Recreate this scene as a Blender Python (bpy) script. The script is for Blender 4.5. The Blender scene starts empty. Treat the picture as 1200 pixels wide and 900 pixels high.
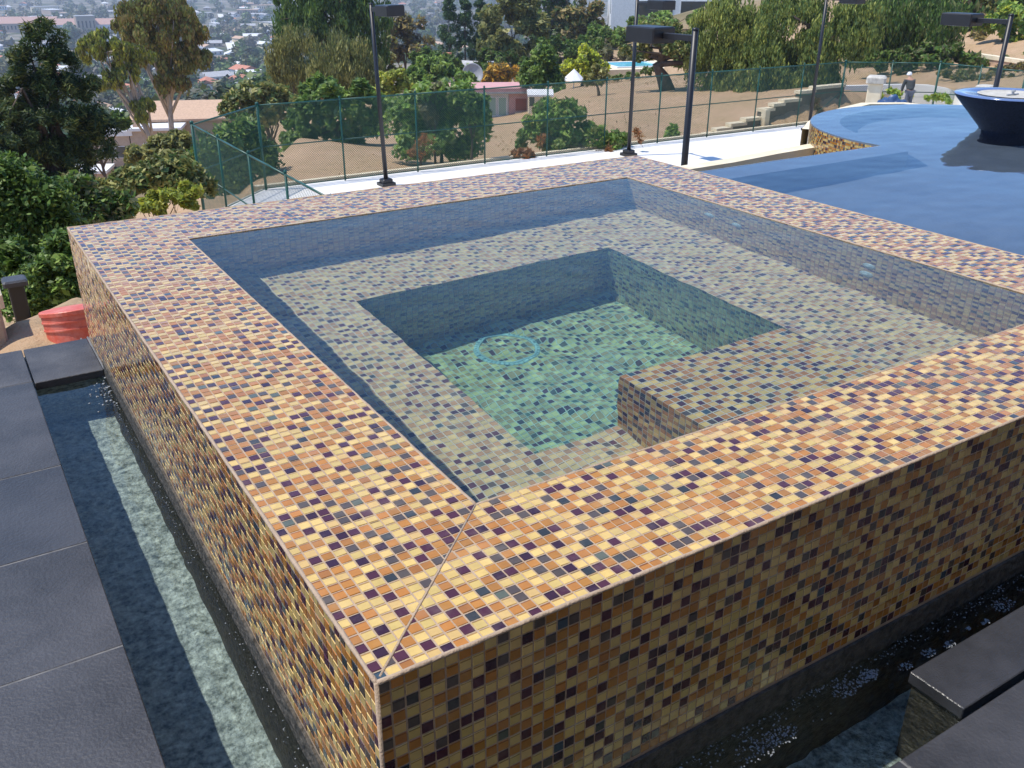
import bpy, bmesh, math, random
import numpy as np
from mathutils import Vector, Matrix, noise
rnd = random.Random(7); rng = np.random.default_rng(7)
sc = bpy.context.scene; col = sc.collection
PI = math.pi
# ------------------------------------------------------------------ camera
F, YAW, PITCH, ROLL = 1062.6, 1.0107, 0.4342, 0.0038
CAM = np.array([-.3858, -1.0006, .9892])
cy, sy, cp, sp = math.cos(YAW), math.sin(YAW), math.cos(PITCH), math.sin(PITCH)
_f = np.array([cy*cp, sy*cp, -sp]); _r = np.array([sy, -cy, 0.]); _u = np.cross(_r, _f)
cr, sr = math.cos(ROLL), math.sin(ROLL)
RC = np.array([cr*_r + sr*_u, -sr*_r + cr*_u, _f])
cam = bpy.data.objects.new('camera', bpy.data.cameras.new('camera')); col.objects.link(cam)
cam.data.sensor_fit = 'HORIZONTAL'; cam.data.sensor_width = 36; cam.data.lens = F/1200*36
cam.data.clip_start = .02; cam.data.clip_end = 30000
M = Matrix(((RC[0][0], RC[1][0], -RC[2][0], CAM[0]), (RC[0][1], RC[1][1], -RC[2][1], CAM[1]),
            (RC[0][2], RC[1][2], -RC[2][2], CAM[2]), (0, 0, 0, 1)))
cam.matrix_world = M; sc.camera = cam
def ray(x, y):
    d = np.array([(x-600)/F, -(y-450)/F, 1.]) @ RC
    return d/np.linalg.norm(d)
def at(x, y, D):                                   # the point seen at a photo pixel, D metres away over the ground
    d = ray(x, y); return CAM + d*D/math.hypot(d[0], d[1])
def hitz(x, y, z):
    d = ray(x, y); return CAM + d*(z-CAM[2])/d[2]
# ------------------------------------------------------------------ light
SUN = Vector((.43, -.165, -1)).normalized()     # the way the sunlight travels
w = bpy.data.worlds.new('World'); sc.world = w; w.use_nodes = True
sky = w.node_tree.nodes.new('ShaderNodeTexSky'); sky.sky_type = 'NISHITA'; sky.sun_disc = False
sky.sun_elevation = math.asin(-SUN.z); sky.sun_rotation = math.atan2(-SUN.x, -SUN.y)
sky.air_density = 1.0; sky.dust_density = 0.15; sky.ozone_density = 10.0; sky.altitude = 200
w.node_tree.links.new(sky.outputs[0], w.node_tree.nodes['Background'].inputs[0])
w.node_tree.nodes['Background'].inputs[1].default_value = .15
sl = bpy.data.lights.new('sun', 'SUN'); sl.energy = 3.1; sl.angle = math.radians(.53); sl.color = (1, .95, .86)
sl.cycles.is_caustics_light = True
so = bpy.data.objects.new('sun', sl); col.objects.link(so); so.rotation_euler = SUN.to_track_quat('-Z', 'Y').to_euler()
so.location = (-20, 10, 40)
vs = sc.view_settings; vs.view_transform = 'Standard'; vs.look = 'None'; vs.exposure = .6; vs.gamma = 1
sc.cycles.use_denoising = True
sc.cycles.max_bounces = 10; sc.cycles.transparent_max_bounces = 24; sc.cycles.transmission_bounces = 8
sc.cycles.volume_bounces = 0; sc.cycles.sample_clamp_indirect = 6
# ------------------------------------------------------------------ materials
def s2l(c): return tuple((v/12.92 if v <= .04045 else ((v+.055)/1.055)**2.4) for v in c)
def mat(name, c, rough=.6, c2=None, scale=8, bump=0, bscale=60, metal=0, spec=.5, attr=False, trans=0, coat=0, detail=6, stretch=None, gloss=False):
    m = bpy.data.materials.new(name); m.use_nodes = True; nt = m.node_tree; b = nt.nodes['Principled BSDF']; L = nt.links.new
    b.inputs['Roughness'].default_value = rough; b.inputs['Metallic'].default_value = metal
    b.inputs['Specular IOR Level'].default_value = spec; b.inputs['Coat Weight'].default_value = coat; b.inputs['Coat IOR'].default_value = 1.36; b.inputs['Coat Roughness'].default_value = .025
    geo = nt.nodes.new('ShaderNodeNewGeometry')
    src = geo.outputs['Position']
    if stretch:
        mp = nt.nodes.new('ShaderNodeMapping'); mp.inputs['Scale'].default_value = stretch; L(src, mp.inputs['Vector']); src = mp.outputs[0]
    cout = None
    if attr:
        a = nt.nodes.new('ShaderNodeAttribute'); a.attribute_name = 'Col'; cout = a.outputs['Color']
    if c2 is not None:
        n = nt.nodes.new('ShaderNodeTexNoise'); n.inputs['Scale'].default_value = scale; n.inputs['Detail'].default_value = detail
        n.inputs['Roughness'].default_value = .65
        L(src, n.inputs['Vector']); r = nt.nodes.new('ShaderNodeValToRGB')
        r.color_ramp.elements[0].position = .35; r.color_ramp.elements[1].position = .65
        if attr:
            r.color_ramp.elements[0].color = (*[c2]*3, 1) if not isinstance(c2, tuple) else (*c2, 1); r.color_ramp.elements[1].color = (1, 1, 1, 1)
            mx = nt.nodes.new('ShaderNodeMix'); mx.data_type = 'RGBA'; mx.blend_type = 'MULTIPLY'; mx.inputs['Factor'].default_value = 1
            L(cout, mx.inputs['A']); L(r.outputs[0], mx.inputs['B']); cout = mx.outputs['Result']
        else:
            r.color_ramp.elements[0].color = (*c, 1); r.color_ramp.elements[1].color = (*c2, 1); cout = r.outputs[0]
        L(n.outputs['Fac'], r.inputs['Fac'])
    if gloss:                                             # patches of dried mineral film: duller and a touch paler
        n = nt.nodes.new('ShaderNodeTexNoise'); n.inputs['Scale'].default_value = 7; n.inputs['Detail'].default_value = 6; n.inputs['Roughness'].default_value = .7; L(src, n.inputs['Vector'])
        q = nt.nodes.new('ShaderNodeMapRange'); q.inputs['From Min'].default_value = .38; q.inputs['From Max'].default_value = .68; q.inputs['To Min'].default_value = .07; q.inputs['To Max'].default_value = .24; L(n.outputs['Fac'], q.inputs['Value']); L(q.outputs[0], b.inputs['Roughness'])
        q = nt.nodes.new('ShaderNodeMapRange'); q.inputs['From Min'].default_value = .5; q.inputs['From Max'].default_value = .75; q.inputs['To Min'].default_value = 0; q.inputs['To Max'].default_value = .16; L(n.outputs['Fac'], q.inputs['Value'])
        mx = nt.nodes.new('ShaderNodeMix'); mx.data_type = 'RGBA'; L(q.outputs[0], mx.inputs['Factor']); L(cout, mx.inputs['A']); mx.inputs['B'].default_value = (.6, .5, .38, 1); cout = mx.outputs['Result']
    if bump:
        n = nt.nodes.new('ShaderNodeTexNoise'); n.inputs['Scale'].default_value = bscale; n.inputs['Detail'].default_value = 5; L(src, n.inputs['Vector'])
        bp = nt.nodes.new('ShaderNodeBump'); bp.inputs['Strength'].default_value = bump; bp.inputs['Distance'].default_value = .02
        L(n.outputs['Fac'], bp.inputs['Height']); L(bp.outputs[0], b.inputs['Normal'])
    if cout is not None: L(cout, b.inputs['Base Color'])
    else: b.inputs['Base Color'].default_value = (*c, 1)
    if trans:
        t = nt.nodes.new('ShaderNodeBsdfTranslucent'); mx = nt.nodes.new('ShaderNodeMixShader'); mx.inputs[0].default_value = trans
        if cout is not None: L(cout, t.inputs['Color'])
        else: t.inputs['Color'].default_value = (*c, 1)
        L(b.outputs[0], mx.inputs[1]); L(t.outputs[0], mx.inputs[2]); L(mx.outputs[0], nt.nodes['Material Output'].inputs[0])
    return m
def glassmat(name, c, ior, kind='ShaderNodeBsdfGlass'):
    m = bpy.data.materials.new(name); m.use_nodes = True; nt = m.node_tree; nt.nodes.clear()
    g = nt.nodes.new(kind); g.inputs['Color'].default_value = (*c, 1); g.inputs['IOR'].default_value = ior; g.inputs['Roughness'].default_value = 0
    o = nt.nodes.new('ShaderNodeOutputMaterial'); nt.links.new(g.outputs[0], o.inputs[0]); return m
MT = {
 'tile': mat('glass tile', (1, 1, 1), .14, attr=True, c2=.86, scale=38, spec=.42, detail=4, gloss=True, coat=.55),
 'grout': mat('grout', (.47, .345, .235), .8, (.37, .27, .185), 20, .3, 200),
 'grout_in': mat('inner grout', (.46, .44, .37), .8, (.54, .5, .42), 20),
 'mortar': mat('rough mortar', (.035, .03, .022), .7, (.12, .1, .075), 38, 1.0, 60),
 'slate': mat('dark stone', (.027, .027, .03), .5, (.062, .061, .066), 3.5, .22, 110, detail=10),
 'slate_b': mat('dark stone, dustier', (.036, .036, .042), .6, (.085, .083, .086), 5, .22, 120, detail=11),
 'slate_c': mat('dark stone, darker', (.024, .024, .027), .45, (.052, .052, .057), 2.2, .2, 100, detail=10),
 'slate_wet': mat('wet dark stone', (.03, .03, .032), .28, (.05, .05, .055), 9, .2, 200, detail=9),
 'caulk': mat('pale joint', (.2, .195, .19), .8, (.10, .10, .10), 16),
 'plaster': mat('pebble plaster', (.15, .175, .155), .8, (.76, .81, .73), 44, 1.0, 90, detail=7),
 'poolfloor': mat('pool plaster', (.17, .185, .19), .8, (.215, .23, .23), 3, .2, 40),
 'foam': mat('foam', (.3, .32, .33), .4, (.2, .21, .22), 30),
 'concrete': mat('pale concrete', (.72, .69, .64), .85, (.82, .8, .76), .6, .1, 20),
 'cream': mat('cream stone', (.72, .6, .4), .8, (.82, .72, .52), 3, .2, 30),
 'capstone': mat('cap stone', (.62, .58, .5), .85, (.4, .38, .33), 9, .4, 40),
 'darkmetal': mat('dark bronze metal', (.009, .009, .011), .42, (.014, .014, .017), 4),
 'lens': mat('lamp lens', (.3, .3, .3), .2),
 'green': mat('green coated steel', (.006, .065, .046), .4, (.01, .085, .06), 3),
 'blockwall': mat('block wall', (.12, .10, .08), .9, (.17, .14, .11), 4, .3, 25),
 'bowl': mat('navy mosaic', (.008, .011, .024), .2, (.022, .028, .055), 70, .4, 90),
 'bowltop': mat('rim with sky sheen', (.10, .16, .34), .12, (.14, .2, .38), 60, spec=1),  # sky reflection on the rim put into its pale blue colour
 'steel': mat('steel', (.55, .56, .58), .3, metal=1),
 'white': mat('white paint', (.8, .8, .79), .6, (.7, .7, .69), 4),
 'stucco': mat('tan stucco', (.42, .32, .24), .9, (.5, .39, .29), 3, .2, 30),
 'bouncewall': mat('brown stucco', (.6, .37, .16), .9, (.68, .43, .2), 3, .2, 30),  # warm tone chosen to bounce amber light onto the spa front
 'tanroof': mat('tan roof', (.5, .33, .22), .85, (.62, .42, .28), 4, .3, 12),
 'redroof': mat('red clay roof', (.48, .17, .1), .85, (.62, .27, .16), 2, .3, 8),
 'fadedroof': mat('faded red roof', (.42, .25, .2), .9, (.5, .33, .27), 2),
 'greyroof': mat('grey roof', (.34, .33, .33), .85, (.5, .5, .5), 2),
 'pink': mat('pink stucco', (.55, .28, .27), .85, (.62, .35, .33), 2),
 'glassdark': mat('window glass', (.03, .045, .05), .08, spec=.8),
 'paleblue': mat('pale green glass', (.3, .42, .36), .15),
 'poolblue': mat('swimming pool blue', (.08, .5, .62), .12, (.12, .58, .68), 2),
 'red': mat('red plastic', (.62, .075, .035), .45, (.72, .22, .16), 11, .1, 30),
 'darkred': mat('bucket inside', (.3, .04, .03), .6),
 'wood': mat('pale wood', (.62, .45, .24), .7, (.72, .55, .32), 14, stretch=(1, 8, 8)),
 'bark': mat('bark', (.07, .05, .035), .95, (.14, .1, .07), 6, .6, 20, stretch=(3, 3, .6)),
 'palebark': mat('pale bark', (.5, .44, .36), .9, (.3, .25, .2), 4, .3, 15, stretch=(2, 2, .5)),
 'leaf': mat('leaf', (1, 1, 1), .5, attr=True, trans=.32, spec=.35),
 'cloth': mat('dark work clothes', (.03, .035, .035), .9, (.06, .065, .065), 12),
 'jeans': mat('grey blue trousers', (.07, .08, .1), .9, (.1, .11, .14), 12),
 'skin': mat('skin', (.4, .22, .14), .6),
 'tarp': mat('blue tarp', (.025, .06, .15), .4, (.04, .09, .2), 6),
 'sand': mat('sand', (.45, .32, .17), .95, (.62, .47, .28), 14, .6, 60),
 'galv': mat('grey steel', (.35, .36, .38), .5, (.45, .46, .48), 3),
 'plastic': mat('white fitting', (.42, .5, .5), .4),
 'chain': None,
}
def chain_mat():                                      # green woven wire: open diamonds between the wires
    m = bpy.data.materials.new('chain link'); m.use_nodes = True; nt = m.node_tree; L = nt.links.new
    b = nt.nodes['Principled BSDF']; b.inputs['Base Color'].default_value = (.008, .07, .05, 1); b.inputs['Roughness'].default_value = .5
    uv = nt.nodes.new('ShaderNodeUVMap'); sx = nt.nodes.new('ShaderNodeSeparateXYZ'); L(uv.outputs[0], sx.inputs[0])
    outs = []
    for op in ('ADD', 'SUBTRACT'):
        a = nt.nodes.new('ShaderNodeMath'); a.operation = op; L(sx.outputs[0], a.inputs[0]); L(sx.outputs[1], a.inputs[1])
        f = nt.nodes.new('ShaderNodeMath'); f.operation = 'FRACT'; L(a.outputs[0], f.inputs[0])
        l = nt.nodes.new('ShaderNodeMath'); l.operation = 'LESS_THAN'; L(f.outputs[0], l.inputs[0]); l.inputs[1].default_value = .19; outs.append(l)
    mx = nt.nodes.new('ShaderNodeMath'); mx.operation = 'MAXIMUM'; L(outs[0].outputs[0], mx.inputs[0]); L(outs[1].outputs[0], mx.inputs[1])
    t = nt.nodes.new('ShaderNodeBsdfTransparent'); ms = nt.nodes.new('ShaderNodeMixShader')
    L(mx.outputs[0], ms.inputs[0]); L(t.outputs[0], ms.inputs[1]); L(b.outputs[0], ms.inputs[2]); L(ms.outputs[0], nt.nodes['Material Output'].inputs[0])
    return m
MT['chain'] = chain_mat()
WATER = glassmat('water', (.93, 1, .98), 1.333); WATER_D = glassmat('deep water', (.74, .985, .99), 1.02, 'ShaderNodeBsdfRefraction')
WATER_P = glassmat('pool water', (.78, .86, .97), 1.333); WATER_T = glassmat('trough water', (.9, .97, .97), 1.333)
# ------------------------------------------------------------------ helpers
def tag(o, label=None, cat=None, group=None, kind=None):
    if label: o['label'] = label
    if cat: o['category'] = cat
    if group: o['group'] = group
    if kind: o['kind'] = kind
    return o
def thing(name, label, cat, loc=(0, 0, 0), rz=0, group=None):
    o = bpy.data.objects.new(name, None); col.objects.link(o); o.empty_display_size = .1
    o.location = tuple(float(v) for v in loc); o.rotation_euler = (0, 0, rz); return tag(o, label, cat, group)
def mesh_np(V, Fc, colors=None, smooth=False, name='m'):
    V = np.asarray(V, np.float32); Fc = np.asarray(Fc, np.int32); me = bpy.data.meshes.new(name); n, k = Fc.shape
    me.vertices.add(len(V)); me.vertices.foreach_set('co', V.ravel()); me.loops.add(n*k); me.loops.foreach_set('vertex_index', Fc.ravel())
    me.polygons.add(n); me.polygons.foreach_set('loop_start', np.arange(0, n*k, k, dtype=np.int32))
    try: me.polygons.foreach_set('loop_total', np.full(n, k, np.int32))
    except Exception: pass
    me.polygons.foreach_set('use_smooth', np.full(n, bool(smooth)))
    me.update(calc_edges=True)
    if colors is not None:
        a = me.attributes.new('Col', 'FLOAT_COLOR', 'FACE'); a.data.foreach_set('color', np.c_[colors, np.ones(len(colors))].astype(np.float32).ravel())
    return me
def link(name, me, m, parent=None):
    o = bpy.data.objects.new(name, me); col.objects.link(o)
    if m is not None:
        for x in (m if isinstance(m, list) else [m]): me.materials.append(x)
    if parent is not None: o.parent = parent
    return o
class MB:
    def __init__(s): s.v = []; s.f = []; s.m = []; s.cur = 0
    def add(s, vs, fs):
        k = len(s.v); s.v += [tuple(float(c) for c in v) for v in vs]; s.f += [tuple(i+k for i in f) for f in fs]; s.m += [s.cur]*len(fs); return s
    def box(s, x0, x1, y0, y1, z0, z1, T=None):
        v = [(x, y, z) for z in (z0, z1) for y in (y0, y1) for x in (x0, x1)]
        if T: v = [T(p) for p in v]
        return s.add(v, [(0, 2, 3, 1), (4, 5, 7, 6), (0, 1, 5, 4), (2, 6, 7, 3), (0, 4, 6, 2), (1, 3, 7, 5)])
    def bbox(s, x0, x1, y0, y1, z0, z1, b=.01):         # box with chamfered top and side edges
        def ring(i, z): a, c, d, e = x0+i, x1-i, y0+i, y1-i; return [(a, d+b, z), (a+b, d, z), (c-b, d, z), (c, d+b, z), (c, e-b, z), (c-b, e, z), (a+b, e, z), (a, e-b, z)]
        fs = [tuple(reversed(range(8))), tuple(range(16, 24))]
        for l in range(2): fs += [(l*8+i, l*8+(i+1) % 8, l*8+8+(i+1) % 8, l*8+8+i) for i in range(8)]
        return s.add(ring(0, z0)+ring(0, z1-b)+ring(b, z1), fs)
    def lathe(s, prof, seg=24, c=(0, 0, 0)):
        v = []; n = len(prof)
        for k in range(seg):
            a = 2*PI*k/seg
            v += [(c[0]+r*math.cos(a), c[1]+r*math.sin(a), c[2]+z) for r, z in prof]
        return s.add(v, [(k*n+i, ((k+1) % seg)*n+i, ((k+1) % seg)*n+i+1, k*n+i+1) for k in range(seg) for i in range(n-1)])
    def tube(s, pts, rad, seg=6, cap=True):
        pts = [np.array(p, float) for p in pts]; rad = rad if isinstance(rad, (list, tuple)) else [rad]*len(pts); v = []; fs = []
        for i, p in enumerate(pts):
            t = pts[min(i+1, len(pts)-1)]-pts[max(i-1, 0)]; t = t/(np.linalg.norm(t)+1e-12)
            a = np.cross(t, (0, 0, 1) if abs(t[2]) < .9 else (1, 0, 0)); a /= np.linalg.norm(a); b = np.cross(t, a)
            v += [p+rad[i]*(math.cos(2*PI*k/seg+.3)*a+math.sin(2*PI*k/seg+.3)*b) for k in range(seg)]
        for i in range(len(pts)-1): fs += [(i*seg+k, i*seg+(k+1) % seg, (i+1)*seg+(k+1) % seg, (i+1)*seg+k) for k in range(seg)]
        if cap: fs += [tuple(reversed(range(seg))), tuple(range((len(pts)-1)*seg, len(pts)*seg))]
        return s.add(v, fs)
    def quad(s, *p): return s.add(p, [tuple(range(len(p)))])
    def build(s, name, m, parent=None, smooth=False):
        me = bpy.data.meshes.new(name); me.from_pydata(s.v, [], s.f); me.update()
        o = link(name, me, m, parent)
        if isinstance(m, list): me.polygons.foreach_set('material_index', s.m)
        if smooth: me.polygons.foreach_set('use_smooth', [True]*len(me.polygons))
        return o
def receiver(o): o.cycles.is_caustics_receiver = True; return o
def caster(o): o.cycles.is_caustics_caster = True; return o
def sheet(name, xs, ys, z, amp, wl, m, seed=0, crisp=None):     # a gently rippled sheet of water
    X, Y = np.meshgrid(xs, ys); nx, ny = len(xs), len(ys)
    Z = z+amp*np.array([noise.noise((x/wl+seed, y/wl*1.0, seed))+.45*noise.noise((x/wl*2.3+seed, y/wl*2.3, seed+9)) for x, y in zip(X.ravel(), Y.ravel())])
    V = np.c_[X.ravel(), Y.ravel(), Z]; i = (np.arange(ny-1)[:, None]*nx+np.arange(nx-1)[None]).ravel()
    o = link(name, mesh_np(V, np.c_[i, i+1, i+1+nx, i+nx], smooth=True), m); o['kind'] = 'structure'; return caster(o)
# ------------------------------------------------------------------ ground
LX, LY, WF, WL, WB, WR = 2.994, 3.05, .358, .385, .424, .418
ctrl = [tuple(at(*p)) for p in [
 (20, 380, 5.2), (60, 372, 5.6), (90, 350, 6.6), (350, 165, 48), (420, 207, 36.5), (400, 197, 40), (440, 172, 50), (300, 215, 38),
 (620, 152, 58), (590, 138, 84), (520, 150, 62), (500, 190, 42), (600, 170, 48), (700, 140, 48), (700, 112, 56), (780, 107, 60), (860, 125, 54), (850, 96, 66), (745, 84, 92), (660, 106, 76), (720, 30, 140), (760, 60, 110),
 (900, 80, 75), (1000, 104, 62), (1150, 86, 62), (1100, 82, 64), (1190, 62, 72), (1150, 32, 86), (1000, 35, 90), (600, 60, 150), (560, 78, 150), (450, 70, 170), (390, 110, 76), (340, 120, 80)]]
STEPS = [(806, 828, 163), (828, 840, 157), (840, 857, 151), (857, 874, 145), (874, 893, 139), (893, 907, 128), (907, 919, 122), (919, 938, 117), (938, 955, 107), (955, 990, 101)]
def dwall(x): d = ray(x, 140); return (33.05-CAM[1])/d[1]*math.hypot(d[0], d[1])
for a_, b_, y_ in STEPS: ctrl.append(tuple(at((a_+b_)/2, y_+2.5, dwall((a_+b_)/2)+1.3)))
def pol(azd, D, z): a = math.radians(azd); ctrl.append((CAM[0]+D*math.cos(a), CAM[1]+D*math.sin(a), z))
for a in (75, 82, 90, 100):
    for D, z in ((9, -2.8), (14, -4.9), (20, -6.6), (30, -9), (60, -15), (120, -25), (210, -37), (350, -50), (600, -60), (1000, -65), (2000, -66), (6000, -60)): pol(a, D, z)
for a, L in ((65, ((130, -17), (250, -34), (450, -50), (800, -61), (2000, -66), (6000, -60))), (55, ((170, -15), (300, -32), (550, -52), (1000, -63), (2000, -66), (6000, -60))),
             (42, ((110, -2.6), (200, 0), (600, -30), (2000, -60), (6000, -60))), (28, ((100, 2), (200, 5), (600, -20), (2000, -50), (6000, -60))), (10, ((40, -2), (100, 3), (300, 6), (2000, -20), (6000, -50)))):
    for D, z in L: pol(a, D, z)
for a in (35, 25, 10): pol(a, 13, -2.2); pol(a, 20, -3.6)
for a in (30, 40, 50): pol(a, 32, -6.5)
def hitg(x, y, lo=6., hi=400.):                      # where the line of sight through a photo pixel meets the ground
    Ds = np.exp(np.linspace(math.log(lo), math.log(hi), 500)); d = ray(x, y); h = math.hypot(d[0], d[1]); p = CAM+d[None]*(Ds/h)[:, None]
    g = ground(p[:, 0], p[:, 1]); k = np.argmax(p[:, 2] < g); return p[k]
for a in (115, 140, 170, 200, 240, 280, 320, 350):
    for D in (3, 10, 40, 200, 1000, 6000): pol(a, D, {3: -1.4, 10: -1.6, 40: -1.2, 200: 2, 1000: 6, 6000: -30}[D])
ctrl = np.array(ctrl)
def feat(x, y):
    dx, dy = x-CAM[0], y-CAM[1]; D = np.hypot(dx, dy)+1e-3; k = 1.1
    return np.stack([k*dx/D*2, k*dy/D*2, np.log(D)], -1)
_ph = feat(ctrl[:, 0], ctrl[:, 1]); _K = np.linalg.norm(_ph[:, None]-_ph[None], axis=-1)
_n = len(ctrl); _P = np.c_[np.ones(_n), _ph]; _A = np.block([[_K-1e-3*np.eye(_n), _P], [_P.T, np.zeros((4, 4))]])
_sol = np.linalg.solve(_A+1e-9*np.eye(_n+4), np.r_[ctrl[:, 2], np.zeros(4)])
def sm(t): t = np.clip(t, 0, 1); return t*t*(3-2*t)
COURT = (6.4, 46, 12.6, 32.4); ZC = -6.6
def ground(x, y):
    x = np.atleast_1d(np.asarray(x, float)); y = np.atleast_1d(np.asarray(y, float)); ph = feat(x, y)
    z = np.linalg.norm(ph[:, None]-_ph[None], axis=-1) @ _sol[:_n] + np.c_[np.ones(len(x)), ph] @ _sol[_n:]
    dx = np.maximum(np.maximum(COURT[0]-x, x-COURT[1]), 0); dy = np.maximum(np.maximum(COURT[2]-y, y-COURT[3]), 0)
    d = np.hypot(dx, dy); k = sm(1-d/1.1); z = z*(1-k)+(ZC-.12)*k
    dx = np.maximum(np.maximum(-9-x, x-13), 0); dy = np.maximum(np.maximum(-9-y, y-3.25), 0); d = np.hypot(dx, dy)
    dx = np.maximum(np.maximum(2.5-x, x-13), 0); dy = np.maximum(np.maximum(-5-y, y-7), 0); d2 = np.hypot(dx, dy)
    k = sm(1-d/.45); z = z*(1-k)+np.minimum(z, -2.2)*k
    k = sm(1-d2/2.); z = z*(1-k)+np.minimum(z, -2.6)*k
    return z
def gz(x, y): return float(ground(x, y)[0])
def build_ground():
    th = np.radians(np.r_[np.linspace(18, 96, 300, endpoint=False), np.linspace(96, 378, 110, endpoint=False)]); r = np.r_[np.exp(np.linspace(math.log(.8), math.log(3), 10)), np.exp(np.linspace(math.log(3.2), math.log(150), 250)), np.exp(np.linspace(math.log(155), math.log(7500), 80))]; na, nr = len(th), len(r)
    X = CAM[0]+r[:, None]*np.cos(th)[None]; Y = CAM[1]+r[:, None]*np.sin(th)[None]
    Z = ground(X.ravel(), Y.ravel())
    rr = np.repeat(r, na); Z += np.array([noise.fractal((x*s, y*s, 3.), 1., 2., 4) for x, y, s in zip(X.ravel(), Y.ravel(), .35/np.sqrt(np.maximum(rr, 4)))])*np.minimum(.02*rr, 2.)*.35*(1-sm((COURT[1]+3-X.ravel())/3)*sm((X.ravel()-COURT[0]+3)/3)*sm((COURT[3]+2-Y.ravel())/2)*sm((Y.ravel()-9)/3))
    V = np.c_[X.ravel(), Y.ravel(), Z]; V = np.r_[V, [[CAM[0], CAM[1], -2.]]]
    i = np.arange(nr-1)[:, None]*na; j = np.arange(na)[None]; j2 = (j+1) % na
    Fq = np.stack([i+j, i+j2, i+na+j2, i+na+j], -1).reshape(-1, 4)
    m = bpy.data.materials.new('hillside earth'); m.use_nodes = True; nt = m.node_tree; b = nt.nodes['Principled BSDF']; b.inputs['Roughness'].default_value = 1; b.inputs['Specular IOR Level'].default_value = .1
    geo = nt.nodes.new('ShaderNodeNewGeometry'); L = nt.links.new
    def ns(scale, det=6, rough=.6):
        n = nt.nodes.new('ShaderNodeTexNoise'); n.inputs['Scale'].default_value = scale; n.inputs['Detail'].default_value = det; n.inputs['Roughness'].default_value = rough; L(geo.outputs['Position'], n.inputs['Vector']); return n.outputs['Fac']
    def rp(fac, p0, c0, p1, c1):
        r = nt.nodes.new('ShaderNodeValToRGB'); r.color_ramp.elements[0].position = p0; r.color_ramp.elements[0].color = (*c0, 1); r.color_ramp.elements[1].position = p1; r.color_ramp.elements[1].color = (*c1, 1); L(fac, r.inputs[0]); return r.outputs[0]
    def mx(f, a, bb):
        n = nt.nodes.new('ShaderNodeMix'); n.data_type = 'RGBA'; L(f, n.inputs['Factor']); L(a, n.inputs['A']); L(bb, n.inputs['B']); return n.outputs['Result']
    dirt = rp(ns(.9, 9, .75), .3, (.40, .26, .155), .7, (.56, .39, .25)); dry = rp(ns(4.2, 9, .85), .32, (.27, .175, .095), .6, (.52, .37, .22))
    near = mx(rp(ns(.3, 7, .7), .42, (0, 0, 0), .56, (1, 1, 1)), dirt, dry)
    soil = rp(ns(3., 6), .3, (.10, .07, .04), .7, (.2, .15, .09)); 
    far = mx(rp(ns(.03, 5), .42, (0, 0, 0), .58, (1, 1, 1)), rp(ns(.4), .3, (.05, .07, .035), .7, (.10, .12, .06)), rp(ns(.2), .3, (.2, .18, .15), .7, (.34, .3, .25)))
    sx = nt.nodes.new('ShaderNodeSeparateXYZ'); L(geo.outputs['Position'], sx.inputs[0])
    dfar = rp(_mathlen(nt, geo, L), 0, (0, 0, 0), 1, (1, 1, 1))
    L(mx(dfar, near, far), b.inputs['Base Color'])
    bp = nt.nodes.new('ShaderNodeBump'); bp.inputs['Strength'].default_value = .7; bp.inputs['Distance'].default_value = .15; L(ns(3., 8, .7), bp.inputs['Height']); L(bp.outputs[0], b.inputs['Normal'])
    o = link('ground', mesh_np(V, Fq, smooth=True), m); o['kind'] = 'structure'
def _mathlen(nt, geo, L):
    v = nt.nodes.new('ShaderNodeVectorMath'); v.operation = 'LENGTH'; L(geo.outputs['Position'], v.inputs[0])
    r = nt.nodes.new('ShaderNodeMapRange'); r.inputs['From Min'].default_value = 95; r.inputs['From Max'].default_value = 150; L(v.outputs['Value'], r.inputs['Value']); return r.outputs[0]
build_ground()
# ------------------------------------------------------------------ the tiled spa
P = .0239
LX, LY, WL, WF, XI, YI = 125*P, 128*P, 16*P, 15*P, 108*P, 110*P
ZB, ZW, ZS = -23*P, -47*P, -9*P
BX0, BX1, BY0, BY1 = WL+20*P, XI-21*P, WF+21*P, YI-21*P
SX0, SX1 = WL+32*P, WL+60*P
PAL = []
for base, n, wt in (((.67, .465, .15), 6, .395), ((.49, .205, .035), 6, .315), ((.42, .17, .035), 2, .02), ((.08, .02, .03), 4, .115), ((.04, .013, .022), 2, .035), ((.10, .075, .055), 4, .075), ((.045, .048, .044), 2, .02), ((.05, .075, .09), 1, .003), ((.12, .13, .09), 1, .008)):
    for k in range(n): PAL.append((tuple(np.clip(np.array(base)*rng.uniform(.88, 1.1)*rng.uniform(.965, 1.035, 3), 0, .85)), wt/n))
PC = np.array([p[0] for p in PAL]); PW = np.array([p[1] for p in PAL]); PW /= PW.sum(); PW2 = PW*np.where(PC.sum(1) < .3, .68, 1); PW2 /= PW2.sum()
def grid(o, u, v, n, nu, nv, keep=None):
    i, j = np.meshgrid(np.arange(nu), np.arange(nv), indexing='ij'); i = i.ravel(); j = j.ravel()
    c = np.array(o, float)+np.outer((i+.5)*P, u)+np.outer((j+.5)*P, v)
    if keep is not None: k = keep(c); c = c[k]
    k = len(c); return c, np.tile(np.array(u, float), (k, 1)), np.tile(np.array(v, float), (k, 1)), np.tile(np.array(n, float), (k, 1))
X_, Y_, Z_ = np.eye(3)
inop = lambda c: (c[:, 0] > WL) & (c[:, 0] < XI) & (c[:, 1] > WF) & (c[:, 1] < YI)
dg = lambda c: np.abs((c[:, 0])*WF-(c[:, 1])*WL)/math.hypot(WF, WL)            # distance to the mitre line at the near corner
nearc = lambda c: (c[:, 0] < WL) & (c[:, 1] < WF)
rim = grid((0, 0, 0), X_, Y_, Z_, 125, 128, lambda c: ~inop(c) & ~(nearc(c) & (dg(c) < P*.715) & (c[:, 0] > P)))
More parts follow.
